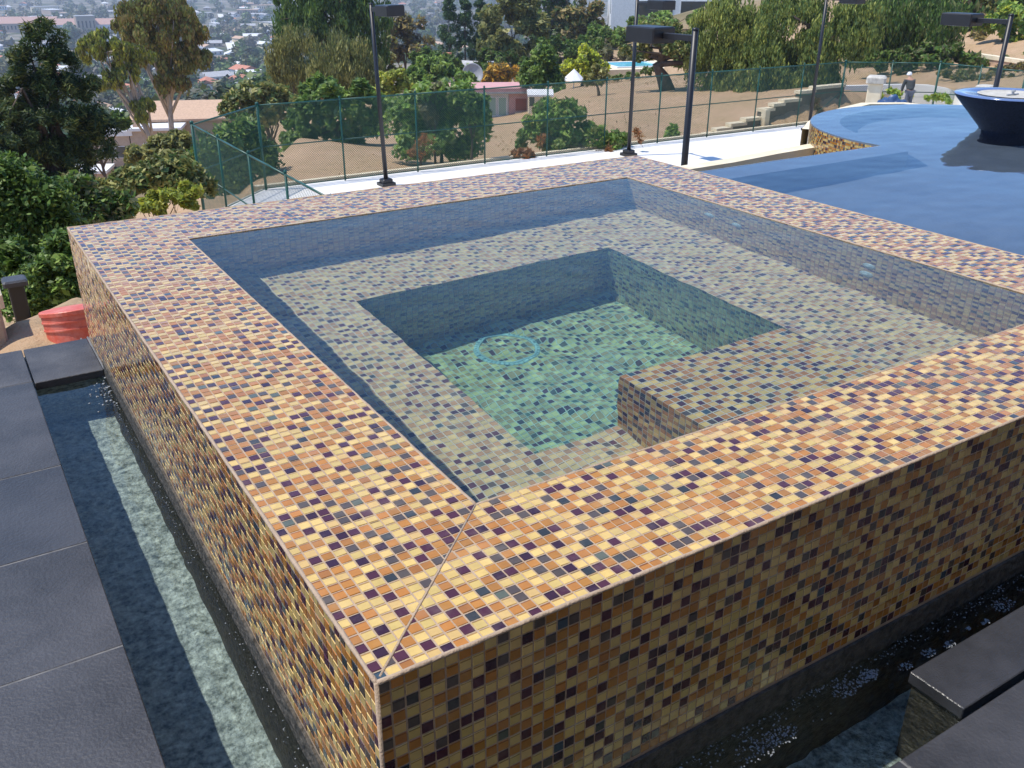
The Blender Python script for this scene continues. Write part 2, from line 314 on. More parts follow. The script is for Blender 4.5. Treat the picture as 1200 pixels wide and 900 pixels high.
front = grid((0, 0, 0), X_, -Z_, -Y_, 125, 19); left = grid((0, 0, 0), Y_, -Z_, -X_, 128, 19)
leftlow = grid((0, 0, -19*P), Y_, -Z_, -X_, 128, 14, lambda c: c[:, 1] > 2.71)
inwell = lambda c: (c[:, 0] > BX0) & (c[:, 0] < BX1) & (c[:, 1] > BY0) & (c[:, 1] < BY1)
inblk = lambda c: (c[:, 0] > SX0) & (c[:, 0] < SX1) & (c[:, 1] < BY0)
ni, nj = 92, 95
inner = [grid((WL, WF, 0), Y_, -Z_, X_, nj, 23), grid((XI, WF, 0), Y_, -Z_, -X_, nj, 23), grid((WL, YI, 0), X_, -Z_, -Y_, ni, 23), grid((WL, WF, 0), X_, -Z_, Y_, ni, 23, lambda c: ~((c[:, 0] > SX0) & (c[:, 0] < SX1) & (c[:, 2] < ZS)))]
bench = [grid((WL, WF, ZB), X_, Y_, Z_, ni, nj, lambda c: ~inwell(c) & ~inblk(c))]
blk = [grid((SX0, WF, ZS), X_, Y_, Z_, 28, 21), grid((SX0, WF, ZS), Y_, -Z_, -X_, 21, 14), grid((SX1, WF, ZS), Y_, -Z_, X_, 21, 14), grid((SX0, BY0, ZS), X_, -Z_, Y_, 28, 14)]
well = [grid((BX0, BY0, ZB), Y_, -Z_, X_, 53, 24), grid((BX1, BY0, ZB), Y_, -Z_, -X_, 53, 24), grid((BX0, BY1, ZB), X_, -Z_, -Y_, 51, 24), grid((BX0, BY0, ZB), X_, -Z_, Y_, 51, 24), grid((BX0, BY0, ZW), X_, Y_, Z_, 51, 53)]
H = P/2-.0015
def pick(c, u, v, w):                                   # the layer spreads the dark tiles out: seldom two alike side by side
    iu, iv = np.floor(np.sum(c*u, 1)/P), np.floor(np.sum(c*v, 1)/P); q = (iu*.7548776662+iv*.5698402910+rng.uniform(-.19, .19, len(c))+.17*np.sin(iu*.37+iv*.61)) % 1
    return np.minimum(np.searchsorted(np.cumsum(w), q), len(w)-1)
def tile_mesh(sets, name, split=0):
    c, u, v, n = (np.concatenate([s[k] for s in sets]) for k in range(4)); k = len(c)
    if k > 1:                                           # laid in sheets of 12 by 12, none of them quite true
        su, sv = np.floor(np.sum(c*u, 1)/P/12).astype(int), np.floor(np.sum(c*v, 1)/P/12).astype(int); hsh = (su*7919+sv*104729) % 997; js = np.random.default_rng(3).normal(0, .0005, (997, 2)).clip(-.0009, .0009)
        c = c+u*(js[hsh, :1]+rng.normal(0, .00018, (k, 1)))+v*(js[hsh, 1:]+rng.normal(0, .00018, (k, 1)))
    ci = pick(c, u, v, PW)
    if split: ci[split:] = pick(c[split:], u[split:], v[split:], PW2)
    colr = PC[ci]*rng.uniform(.94, 1.05, (k, 1))
    if split: dk = (np.arange(k) >= split) & (colr.sum(1) < .4); colr[dk] = colr[dk]*1.3+np.array([.035, .035, .035]); lt = (np.arange(k) >= split) & ~dk; colr[lt] = colr[lt]*.84+np.array([.13, .145, .13])   # underwater tiles paled: the sky's veil on the water put into their colour
    ta, tb = rng.normal(0, .016, k), rng.normal(0, .016, k); tz = rng.normal(.0003, .0002, k)
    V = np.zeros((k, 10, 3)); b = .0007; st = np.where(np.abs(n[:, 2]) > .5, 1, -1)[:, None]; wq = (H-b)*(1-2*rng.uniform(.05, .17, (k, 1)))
    for q, (a, e) in enumerate(((-1, -1), (1, -1), (1, 1), (-1, 1))):
        V[:, q] = c+u*(a*H)+v*(e*H)*st-n*.0012
        V[:, q+4] = c+u*(a*(H-b))+v*(e*(H-b))*st+n*(tz+ta*a*H+tb*e*H)[:, None]
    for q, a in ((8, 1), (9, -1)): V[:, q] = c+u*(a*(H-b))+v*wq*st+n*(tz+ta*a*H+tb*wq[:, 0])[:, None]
    flip = np.einsum('ij,ij->i', np.cross(u, v)*st, n) < 0
    f = np.array([(4, 5, 8, 9), (0, 1, 5, 4), (1, 2, 6, 5), (2, 3, 7, 6), (3, 0, 4, 7), (9, 8, 6, 7)]); ff = np.tile(f, (k, 1, 1)); ff[flip] = f[:, ::-1]
    cc = np.repeat(colr[:, None], 6, 1); cc[:, 5] *= rng.uniform(.3, .85, (k, 1))*np.array([1, .85, .7])  # edge strip painted darker, imitating the shaded line inside the glass
    return mesh_np(V.reshape(-1, 3), (ff+10*np.arange(k)[:, None, None]).reshape(-1, 4), cc.reshape(-1, 3), name=name)
spa = thing('spa', 'raised square spa clad in cream, orange and purple mosaic, brimming with water', 'spa', (LX/2, LY/2, -1.5))
def sp(o):                                              # parts are modelled in world space: shift them under their thing
    o.parent = spa; o.matrix_parent_inverse = Matrix.Translation(-spa.location); return receiver(o)
mb = MB(); e = .0008
Zd = -1.6
mb.box(e, WL-e, e, LY-e, Zd, -e); mb.box(XI+e, LX-e, e, LY-e, Zd, -e); mb.box(WL-e, XI+e, e, WF-e, Zd, -e-1e-5); mb.box(WL-e, XI+e, YI+e, LY-e, Zd, -e-1e-5)
sp(mb.build('rim_wall', MT['grout']))
mb = MB(); mb.box(WL-e, BX0-e, WF-e, YI+e, Zd, ZB-e); mb.box(BX1+e, XI+e, WF-e, YI+e, Zd, ZB-e); mb.box(BX0-e, BX1+e, WF-e, BY0-e, Zd, ZB-e-1e-5); mb.box(BX0-e, BX1+e, BY1+e, YI+e, Zd, ZB-e-1e-5)
mb.box(BX0-e, BX1+e, BY0-e, BY1+e, Zd, ZW-e); mb.box(SX0+e, SX1-e, WF-e, BY0-e, ZB, ZS-e)
sp(mb.build('bench', MT['grout_in']))
mb = MB(); mb.box(-.007, 0, -.007, 2.70, -1.0, -.4615); mb.box(0, LX, -.007, 0, -1.0, -.4615)
sp(mb.build('splash_band', MT['mortar']))
def bead(mb, a, b, r):
    n = 90; mb.tube([(a[0]+(b[0]-a[0])*k/n+rnd.gauss(0, .00035), a[1]+(b[1]-a[1])*k/n+rnd.gauss(0, .00035), -.0022+rnd.gauss(0, .0003)) for k in range(n+1)], [r*rnd.uniform(.84, 1.12) for k in range(n+1)], 7)
mb = MB()
for q in (((.003, .003), (LX-.003, .003)), ((LX-.003, .003), (LX-.003, LY-.003)), ((LX-.003, LY-.003), (.003, LY-.003)), ((.003, LY-.003), (.003, .003))):
    bead(mb, q[0], q[1], .0044)
mb.tube([(.0026, .0026, 0), (.0026, .0026, -.4615)], .0042, 8)
for q in (((WL-.003, WF-.003), (XI+.003, WF-.003)), ((XI+.003, WF-.003), (XI+.003, YI+.003)), ((XI+.003, YI+.003), (WL-.003, YI+.003)), ((WL-.003, YI+.003), (WL-.003, WF-.003))):
    bead(mb, q[0], q[1], .0042)
mb.tube([(.012, .012*WF/WL, -.0006), (WL-.003, WF-.003, -.0006)], .0023, 6)
sp(mb.build('grout_bead', MT['grout'], smooth=True))
# tiles cut along the mitre
V, Fq, Cc = [], [], []
for i in range(16):
    for j in range(15):
        c = np.array([(i+.5)*P, (j+.5)*P])
        if i == 0 or abs(c[0]*WF-c[1]*WL)/math.hypot(WF, WL) >= P*.715: continue
        for sgn in (1, -1):
            nrm = np.array([WF, -WL])*sgn/math.hypot(WF, WL); poly = [c+H*np.array(q) for q in ((-1, -1), (1, -1), (1, 1), (-1, 1))]; out = []
            for a, b in zip(poly, poly[1:]+poly[:1]):
                da, db = a@nrm-.0022, b@nrm-.0022
                if da >= 0: out.append(a)
                if (da >= 0) != (db >= 0): out.append(a+(b-a)*da/(da-db))
            if len(out) < 3: continue
            ctr = sum(out)/len(out)
            ar = .5*abs(sum(a[0]*b[1]-a[1]*b[0] for a, b in zip(out, out[1:]+out[:1])))
            if ar < 4e-5: continue
            k = len(V); n = len(out)
            for q in out: V.append((*q, -.0012))
            for q in out: V.append((*(q+(ctr-q)*min(.5, .0007/max(1e-4, np.linalg.norm(ctr-q)))), .0003))
            cc = PC[rng.choice(len(PC), p=PW)]
            Fq.append([k+n+q for q in range(n)]); Cc.append(cc)
            for q in range(n): Fq.append([k+q, k+(q+1) % n, k+n+(q+1) % n, k+n+q]); Cc.append(cc)
me = bpy.data.meshes.new('cut tiles'); me.from_pydata([tuple(map(float, v)) for v in V], [], Fq)
a = me.attributes.new('Col', 'FLOAT_COLOR', 'FACE'); a.data.foreach_set('color', np.c_[np.array(Cc), np.ones(len(Cc))].astype(np.float32).ravel())
sp(tag(link('cut_tiles', me, MT['tile']), kind='stuff'))
# the 300 tiles that show largest are objects, the others one part
allo = [np.concatenate([s[k] for s in (rim, front, left)]) for k in range(4)]
def px(p): q = (p-CAM) @ RC.T; return np.c_[600+F*q[:, 0]/q[:, 2], 450-F*q[:, 1]/q[:, 2]]
cs = [px(allo[0]+a*H*allo[1]+b*H*allo[2]) for a, b in ((-1, -1), (1, -1), (1, 1), (-1, 1))]
area = .5*np.abs(sum(cs[k][:, 0]*cs[(k+1) % 4][:, 1]-cs[k][:, 1]*cs[(k+1) % 4][:, 0] for k in range(4)))
okm = np.all([(c[:, 0] > 2) & (c[:, 0] < 1198) & (c[:, 1] > 2) & (c[:, 1] < 898) for c in cs], 0); area[~okm] = 0
big = np.argsort(-area)[:300]; rest = np.ones(len(area), bool); rest[big] = False
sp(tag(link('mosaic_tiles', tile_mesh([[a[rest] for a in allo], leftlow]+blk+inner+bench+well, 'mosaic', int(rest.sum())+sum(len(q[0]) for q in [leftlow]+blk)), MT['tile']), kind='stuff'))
tm = []
for k in range(len(PC)):
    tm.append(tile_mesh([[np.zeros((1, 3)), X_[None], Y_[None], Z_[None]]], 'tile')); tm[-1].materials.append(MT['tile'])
    tm[-1].attributes['Col'].data.foreach_set('color', np.r_[np.tile(np.r_[PC[k], 1], 5), PC[k]*(.5, .42, .35), 1].astype(np.float32))  # same painted shade line along one edge
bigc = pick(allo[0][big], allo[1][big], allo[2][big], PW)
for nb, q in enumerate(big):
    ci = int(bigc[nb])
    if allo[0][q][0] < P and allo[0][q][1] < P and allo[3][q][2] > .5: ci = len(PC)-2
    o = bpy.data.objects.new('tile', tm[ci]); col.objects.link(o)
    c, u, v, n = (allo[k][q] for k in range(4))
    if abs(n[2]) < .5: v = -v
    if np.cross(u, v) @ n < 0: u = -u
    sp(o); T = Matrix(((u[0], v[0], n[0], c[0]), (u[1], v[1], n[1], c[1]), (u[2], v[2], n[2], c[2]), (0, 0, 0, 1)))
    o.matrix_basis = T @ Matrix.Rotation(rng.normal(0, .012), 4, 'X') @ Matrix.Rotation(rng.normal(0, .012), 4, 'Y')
# fittings under water
for (yy, zz) in ((1.13, -.225), (1.135, -.33), (1.84, -.25), (2.02, -.235)):
    mb = MB(); mb.lathe([(0, .012), (.012, .012), (.014, .006), (.022, .006), (.03, .003), (.031, -.002)], 16)
    o = mb.build('jet', MT['plastic'], smooth=True); sp(o); o.matrix_basis = Matrix.Translation((XI, yy, zz)) @ Matrix.Rotation(-PI/2, 4, 'Y')
mb = MB(); mb.lathe([(.112, .001), (.114, .008), (.122, .009), (.124, .005), (.134, .005), (.138, .001)], 40)
for k in range(40): a = 2*PI*k/40; mb.tube([(.122*math.cos(a), .122*math.sin(a), .012), (.137*math.cos(a), .137*math.sin(a), .006)], .0022, 4)
o = mb.build('drain_ring', MT['plastic']); sp(o); o.matrix_basis = Matrix.Translation((1.42, 1.92, ZW))
sheet('spa_water', np.linspace(WL-.001, XI+.001, 130), np.linspace(WF-.001, YI+.001, 132), -.0022, .0009, .12, WATER, 2.)
o = sheet('deep_water', np.linspace(BX0-.004, BX1+.004, 3), np.linspace(BY0-.004, BY1+.004, 3), ZB-.004, 0, 1, WATER_D)
# ------------------------------------------------------------------ trough, deck
DK, TW, TY = -.5, -.263, -.262
def plain(o): o['kind'] = 'structure'; return receiver(o)
mb = MB(); mb.box(TW-.02, LX+.6, TY-.02, 0, -1.1, -.9); mb.box(TW-.02, 0, -.001, 2.71, -1.1, -.9-1e-4); mb.box(TW-.6, TW, -3.2, 3.12, -1.1, -.535); mb.box(TW-1e-3, LX+.6, -3.2, TY, -1.1, -.5355); mb.box(TW, 0, 2.705, 3.1, -1.1, -.535)
plain(mb.build('trough', MT['plaster']))
mb = MB(); mb.box(-4.2, TW-.004, -4.2, 3.1, -.56, DK-.0016); mb.box(TW-.004, LX+1., -4.2, TY-.004, -.56, DK-.0018)
deck = mb.build('deck', MT['caulk']); plain(deck)
def paver(x0, x1, y0, y1, m=None, z=0):
    m = m or rnd.choice(('slate', 'slate_b', 'slate_c', 'slate'))
    g = .0022; b = MB(); dz = z+rnd.uniform(-.0006, .0006); b.bbox(x0+g, x1-g, y0+g, y1-g, DK-.034, DK+dz, .0022); return receiver(b.build('paver', MT[m], deck))
xs = [-3.3, -2.54, -1.78, -1.02, TW]; ys = [-3.5, -2.85, -2.1, -1.6, -1.08, -.57, -.06, .44, .945, 1.45, 1.957, 2.72, 3.1]
for i in range(4):
    for j in range(len(ys)-1): paver(xs[i], xs[i+1], ys[j], ys[j+1])
xs = [TW, .38, 1.025, 1.67, 2.3, 2.95, 3.6]; ys = [-3.5, -2.85, -2.3, -1.79, -1.28, -.77, TY]
for i in range(6):
    for j in range(6): paver(xs[i], xs[i+1], ys[j], ys[j+1])
paver(TW+.002, -.006, 2.70, 3.10)
for x0, x1 in ((1.265, 1.895), (1.90, 2.53), (2.535, 3.2)): paver(x0, x1, -.25, -.108, 'slate_wet')
mb = MB(); mb.box(1.275, 3.3, -.262, -.118, -.9, -.536); plain(mb.build('trough_ledge', MT['mortar']))
mb = MB(); mb.tube([(-.004, 2.70, DK+.001), (-.004, 3.1, DK+.001)], .0045); plain(mb.build('caulk_bead', MT['caulk']))
sheet('trough_water', np.linspace(TW-.003, -.004, 30), np.linspace(TY, 2.71, 300), -.53, .0009, .10, WATER_T, 5.)
sheet('trough_water', np.linspace(-.004, LX+.3, 300), np.linspace(TY-.003, -.004, 28), -.53, .0014, .09, WATER_T, 5.)
# foam lying along the foot of the walls
ico = bmesh.new(); bmesh.ops.create_icosphere(ico, subdivisions=1, radius=1); iv = np.array([v.co for v in ico.verts]); fi = np.array([[v.index for v in f.verts] for f in ico.faces]); ico.free()
V, Fq = [], []; 
def bubble(x, y, r, z=-.53):
    k = 12*len(V); V.append(iv*(r, r, r*.7)+(x, y, z)); Fq.append(fi+k)
spots = [(hitz(*p, -.43)[0], hitz(*p, -.43)[1]-.035) + (s,) for p, s in (((755, 885), .05), ((850, 858), .035), ((880, 822), .04), ((910, 808), .03), ((985, 757), .03), ((1010, 745), .02), ((1012, 740), .02), ((1055, 732), .016), ((1083, 717), .016), ((1108, 708), .014), ((1130, 690), .006), ((1150, 683), .01), ((1172, 664), .028), ((800, 868), .04), ((700, 898), .05))]
for x, y, s in spots:
    for k in range(int(3000*s)): 
        a = rng.uniform(0, 2*PI); q = s*rng.uniform(0, 1)**.6; bubble(x+1.5*q*math.cos(a), min(-.010-.02*rng.random(), y+.8*q*math.sin(a)), rng.uniform(.001, .003))
for k in range(700):
    x = rng.uniform(-.01, 2.4); bubble(x, -.009-rng.gamma(2., .009), rng.uniform(.0008, .0026))
for k in range(200):
    y = rng.uniform(.1, 2.65); bubble(-.011-abs(rng.normal(0, .014)), y, rng.uniform(.0008, .0024))
for k in range(70): q = hitz(125+rng.normal(0, 14), 455+rng.normal(0, 12), -.53); bubble(q[0], q[1], rng.uniform(.002, .007))
o = link('foam', mesh_np(np.concatenate(V), np.concatenate(Fq), smooth=True), MT['foam']); tag(o, kind='stuff')
# ------------------------------------------------------------------ infinity pool and fire bowl
PZ, PY, CX, CY_, R = -.42, 4.05, 8.18, 4.05, 1.68
pool = thing('infinity_pool', 'large infinity pool with a rounded end and mosaic outer wall behind the spa', 'pool', (7, 1, -2.2))
def pp(o): o.parent = pool; o.matrix_parent_inverse = Matrix.Translation(-pool.location); return receiver(o)
def arc(r, a0, a1, n): return [(CX+r*math.cos(math.radians(a0+(a1-a0)*k/n)), CY_+r*math.sin(math.radians(a0+(a1-a0)*k/n))) for k in range(n+1)]
def outline(off):                                       # the pool's vanishing edge, seen from above, pushed out by off
    r = R+off; a0 = 180-math.degrees(math.asin(off/r)) if off > 0 else 180
    return [(LX, PY+off)] + arc(r, a0, 0, 40) + [(13.2, PY+off if off > 0 else PY)]
def ribbon(mb, pts, z0, z1, thick):
    pin = []
    for i, p in enumerate(pts):
        a, b = np.array(pts[max(i-1, 0)]), np.array(pts[min(i+1, len(pts)-1)]); t = (b-a)/np.linalg.norm(b-a); pin.append((p[0]+t[1]*thick, p[1]-t[0]*thick))
    n = len(pts); v = [(*p, z) for z in (z0, z1) for p in pts]+[(*p, z) for z in (z0, z1) for p in pin]; fs = []
    for i in range(n-1): fs += [(i+1, i, n+i, n+i+1), (2*n+i, 2*n+i+1, 3*n+i+1, 3*n+i), (n+i, 3*n+i, 3*n+i+1, n+i+1)]
    mb.add(v, fs)
mb = MB(); ribbon(mb, outline(0), -2.3, PZ-.03, .28); pp(mb.build('edge_wall', MT['poolfloor']))
mb = MB(); mb.box(LX, 13.5, -5.2, 6, -2.6, -1.1); pp(mb.build('floor', MT['poolfloor']))
V = []; cs, us, vs_, nsr = [], [], [], []
for (ang) in np.arange(0, PI, P/R):
    d = np.array([math.cos(ang), math.sin(ang), 0]); t = np.array([math.sin(ang), -math.cos(ang), 0])
    if ang < .35*PI: continue
    for k in range(30): cs.append(np.array([CX, CY_, PZ-.012-(k+.5)*P])+d*(R+.0012)); us.append(t); vs_.append(-Z_); nsr.append(d)
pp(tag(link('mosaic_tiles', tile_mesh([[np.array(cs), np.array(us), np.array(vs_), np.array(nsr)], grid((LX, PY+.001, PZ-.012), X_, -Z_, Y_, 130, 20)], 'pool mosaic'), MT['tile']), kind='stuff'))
mb = MB(); ribbon(mb, [(2.6, 4.86), (4.2, 4.92), (5.58, 4.98), (6.2, 5.06), (6.92, 5.12)], -2.0, -.6, .15); pp(mb.build('basin_wall', MT['cream']))
mb = MB(); ribbon(mb, [(8.0, 6.2), (8.5, 6.55), (9.02, 6.8), (9.71, 7.1), (10.37, 7.28), (10.9, 7.0), (11.0, 6.4)], -2.6, -.7, .15); pp(mb.build('basin_wall', MT['cream']))
xs = np.linspace(LX, 13, 330); ys = np.linspace(-5, PY, 280)
X, Y = np.meshgrid(xs, ys); extra = []; 
inside = np.where((xs > CX-R) & (xs < CX+R))[0]; mrow = 50
wz = lambda x, y: PZ+.0022*(noise.noise((x*1.3, y*2.6, 1.))+.55*noise.noise((x*4.5, y*9, 4.))+.08*noise.noise((x*10, y*15, 8.)))*(1 if y > 2.5 or x > 6 else 1)
Vw = [(x, y, wz(x, y)) for x, y in zip(X.ravel(), Y.ravel())]; nx, ny = len(xs), len(ys)
i = (np.arange(ny-1)[:, None]*nx+np.arange(nx-1)[None]).ravel(); Fw = [tuple(q) for q in np.c_[i, i+1, i+1+nx, i+nx]]
prev = None
for c in inside:
    h = math.sqrt(max(0, R*R-(xs[c]-CX)**2)); ids = [(ny-1)*nx+c]
    for r_ in range(1, mrow+1): Vw.append((xs[c], PY+h*r_/mrow, wz(xs[c], PY+h*r_/mrow))); ids.append(len(Vw)-1)
    if prev is not None: Fw += [(prev[q], ids[q], ids[q+1], prev[q+1]) for q in range(mrow)]
    prev = ids
caster(plain(link('pool_water', mesh_np(Vw, Fw, smooth=True), WATER_P)))
bowl = thing('fire_bowl', 'dark blue tiled fire bowl on the rounded end of the pool', 'fire bowl', (CX+.06, CY_-.06, PZ))
mb = MB(); mb.lathe([(0, -.013), (.222, -.012), (.226, 0), (.236, .02), (.495, .30), (.5, .315)], 64); mb.build('bowl_body', MT['bowl'], bowl, True)
mb = MB(); mb.lathe([(.23, -.75), (.2, -.6), (.2, -.016), (0, -.015)], 48); mb.build('pedestal', MT['bowl'], bowl, True)  # pedestal kept wide and dark to stand in for the bowl's reflection
mb = MB(); mb.lathe([(.499, .315), (.496, .325), (.45, .327), (.31, .318), (.30, .30)], 64); mb.build('bowl_rim', MT['bowltop'], bowl, True)
mb = MB(); mb.lathe([(.303, .322), (.29, .326), (.27, .318), (.1, .312), (0, .312)], 48); pan = mb.build('fire_pan', MT['capstone'], bowl, True)
mb = MB(); mb.lathe([(.012, 0), (.012, .03), (.02, .032), (.02, .045), (0, .048)], 12, (0, 0, .312)); mb.tube([(-.09, 0, .318), (.09, 0, .318)], .008); mb.build('burner', MT['galv'], pan)
# ------------------------------------------------------------------ tennis court below
mb = MB(); x0, x1, y0, y1 = 6.3, 44.9, 12.4, 32.2; c = 3.2
prof = [(x0, y0), (x1, y0), (x1, y1-c), (x1-3.9, y1), (x0+c, y1), (x0, y1-c)]
def prism(mb, pts, z0, z1):
    n = len(pts); mb.add([(*p, z0) for p in pts]+[(*p, z1) for p in pts], [tuple(reversed(range(n))), tuple(range(n, 2*n))]+[(i, (i+1) % n, n+(i+1) % n, n+i) for i in range(n)])
prism(mb, prof, ZC-.4, ZC); o = mb.build('court', MT['concrete']); o['kind'] = 'structure'
kerb = thing('kerb', 'low cream kerb running under the far green fence', 'kerb', (25, 32.2, ZC))
mb = MB(); ribbon(mb, [(x0+c-.2, y1+.12), (x1-3.9, y1+.12)], -.3, .1, -.22); o = mb.build('kerb_stone', MT['cream'], kerb); o.matrix_parent_inverse = Matrix.Translation((-25, -32.2, 0))
fence = thing('chain_link_fence', 'tall green chain link fence around the pale court', 'fence', (25, 32, ZC))
def fp(name, mb, m, smooth=False):
    o = mb.build(name, m, fence, smooth); o.matrix_parent_inverse = Matrix.Translation(-fence.location); return o
ZT = ZC+3.0
path = [(6.55, 14.5), (6.55, 28.9), (9.6, 32.0), (40.7, 32.0), (44.6, 29.2), (44.6, 24.6)]
posts = []
for a, b in zip(path, path[1:]):
    L_ = math.dist(a, b); n = max(1, round(L_/3.05)); 
    for k in range(n): posts.append((a[0]+(b[0]-a[0])*k/n, a[1]+(b[1]-a[1])*k/n, k == 0))
posts.append((*path[-1], True))
for x, y, cor in posts:
    r = .05 if cor else .034; mb = MB(); mb.tube([(x, y, ZC-.3), (x, y, ZT+.06)], r, 8); mb.lathe([(r*1.35, .06), (r*1.2, .1), (0, .13)], 8, (x, y, ZT)); fp('post', mb, MT['green'], True)
def uvpanel(a, b):
    L_ = math.dist(a, b); me = bpy.data.meshes.new('mesh panel'); me.from_pydata([(*a, ZC+.05), (*b, ZC+.05), (*b, ZT), (*a, ZT)], [], [(0, 1, 2, 3)])
    uv = me.uv_layers.new(name='UVMap'); s = 1/.09
    for k, q in enumerate(((0, 0), (L_*s, 0), (L_*s, 2.95*s), (0, 2.95*s))): uv.data[k].uv = q
    o = link('mesh_panel', me, MT['chain'], fence); o.matrix_parent_inverse = Matrix.Translation(-fence.location)
for a, b in zip(posts, posts[1:]):
    uvpanel(a[:2], b[:2])
    for z, r in ((ZT, .028), (ZC+1.55, .022), (ZC+.06, .02)):
        mb = MB(); mb.tube([(*a[:2], z), (*b[:2], z)], r, 6); fp('rail', mb, MT['green'], True)
mb = MB(); mb.tube([(38.9, 32, ZC+.5), (40.7, 32, ZC+1.55)], .02, 6); fp('brace', mb, MT['green'], True)
# court lights
def court_light(x, y, dy, label):
    t = thing('court_light', label, 'light pole', (x, y, ZC), 0, 'court lights on dark poles'); h = 6.3
    mb = MB(); mb.box(-.27, .27, -.27, .27, 0, .12); mb.bbox(-.2, .2, -.2, .2, .12, .26, .03); mb.build('base_plate', MT['darkmetal'], t)
    mb = MB(); mb.tube([(0, 0, .2), (0, 0, h)], [.085, .07], 12); mb.lathe([(.078, 0), (.078, .03), (0, .05)], 12, (0, 0, h)); mb.build('pole', MT['darkmetal'], t, True)
    mb = MB(); mb.bbox(-.045, .045, min(0, dy*1.05), max(0, dy*1.05), h-.24, h-.11, .015); mb.build('arm', MT['darkmetal'], t)
    mb = MB(); a, b = sorted((dy*1.0, dy*2.0)); z0, z1 = h-.34, h-.0
    mb.bbox(-.33, .33, a, b, z0, z1, .03); hd = mb.build('lamp_head', MT['darkmetal'], t)
    mb = MB(); mb.box(-.26, .26, a+.12, b-.12, z0-.012, z0+.004); mb.build('lens', MT['lens'], hd)
    return t
for x, y, dy, l in ((13.7, 30.4, -1, 'leftmost dark court light pole, beside the big green bush at the fence'), (25.2, 30.3, -1, 'dark court light pole standing behind the far corner of the spa'), (37.15, 30.8, -1, 'tall dark court light pole in front of the stepped wall'),
                    (14.14, 14.74, 1, 'near dark court light with its whole lamp before the little blue pool'), (26.43, 15.07, 1, 'dark court light pole rising behind the fire bowl')):
    cl_ = court_light(x, y, dy, l)
    if x < 13.9: cl_.rotation_euler = (-.017, -.027, 0)
# stepped wall behind the fence
sw = thing('stepped_wall', 'stepped garden wall with pale caps climbing behind the fence', 'wall', tuple(at(880, 150, 52)))
px_steps = STEPS
for a, b, yy in px_steps:
    D0, D1 = dwall(a), dwall(b); A, B = at(a, yy, D0), at(b, yy, D1); z = (A[2]+B[2])/2; d = B-A; d[2] = 0; L_ = np.linalg.norm(d); d /= L_; n = np.array([-d[1], d[0], 0])
    def T(p): q = A+d*p[0]+n*p[1]; return (q[0]-sw.location.x, q[1]-sw.location.y, z+p[2]-sw.location.z)
    mb = MB(); mb.box(0, L_, 0, .3, -3.5, -.1, T); mb.build('wall_section', MT['blockwall'], sw)
    mb = MB(); mb.box(-.05, L_+.03, -.07, .37, -.1, .05, T); mb.build('cap', MT['cream'], sw)
A = at(897, 128, dwall(897)-.25); mb = MB(); mb.box(-.16, .16, -.2, .1, -2.6, -.02, lambda p: (A[0]+p[0]-sw.location.x, A[1]+p[1]-sw.location.y, A[2]+p[2]-sw.location.z)); mb.build('pier', MT['cream'], sw)
# things beside the pool's round end
A = at(1022, 125, 30); t = thing('stone_pillar', 'cream pillar with a rough grey stone cap behind the pool', 'pillar', (A[0], A[1], A[2]-1.6), .6)
mb = MB(); mb.bbox(-.2, .2, -.2, .2, 0, 2.28, .02); mb.build('shaft', MT['cream'], t)
mb = MB(); mb.bbox(-.27, .27, -.27, .27, 2.28, 2.48, .05); mb.build('cap', MT['capstone'], t)
t2 = thing('leaning_plank', 'pale board leaning against the stone pillar', 'board', (A[0]-.05, A[1]-.5, A[2]-1.6), -.5)
mb = MB(); mb.bbox(-.2, .2, -.03, .03, 0, 2.0, .008, ); b_ = mb.build('board', MT['wood'], t2); b_.rotation_euler = (-.14, .12, 0)
t2['label'] = 'pale board leaning against the stone pillar behind the pool'
A = at(1046, 119, 27); tp = thing('tarp_heap', 'small heap under a blue tarp beside the cream pillar', 'tarp', (A[0], A[1], A[2]-.25))
bm = bmesh.new(); bmesh.ops.create_icosphere(bm, subdivisions=4, radius=1)
for v in bm.verts:
    n_ = noise.noise(v.co*2.2)*.3+noise.noise(v.co*6)*.1; v.co = Vector((v.co.x*.42*(1+n_), v.co.y*.4*(1+n_), max(-.1, v.co.z)*.38*(1+n_)))
me = bpy.data.meshes.new('tarp'); bm.to_mesh(me); bm.free(); o = link('tarp_sheet', me, MT['tarp'], tp)
mb = MB(); mb.bbox(-.7, .7, -.6, .6, -1.2, -.02, .05); mb.build('heap', MT['mortar'], tp)
# the pale curved retaining wall and the man in front of it
rw = thing('retaining_wall', 'pale grey curved retaining wall behind the working person', 'wall', tuple(at(1060, 110, 60)))
pts = [at(x, y, D) for x, y, D in ((985, 101, 56), (1020, 100, 57), (1060, 99, 57), (1090, 100, 56), (1112, 104, 55), (1130, 110, 52), (1150, 118, 50))]
mb = MB(); V = []
for i, p in enumerate(pts): V += [(*p[:2], p[2]-2.6), tuple(p), (p[0]+.25, p[1]+.3, p[2]), (p[0]+.25, p[1]+.3, p[2]-2.6)]
mb.add([tuple(np.array(v)-np.array(rw.location)) for v in V], [(4*i+k, 4*i+4+k, 4*i+4+(k+1) % 4, 4*i+(k+1) % 4) for i in range(len(pts)-1) for k in range(4)]+[(0, 1, 2, 3), tuple(4*len(pts)-4+k for k in (3, 2, 1, 0))])
mb.build('wall', MT['concrete'], rw)
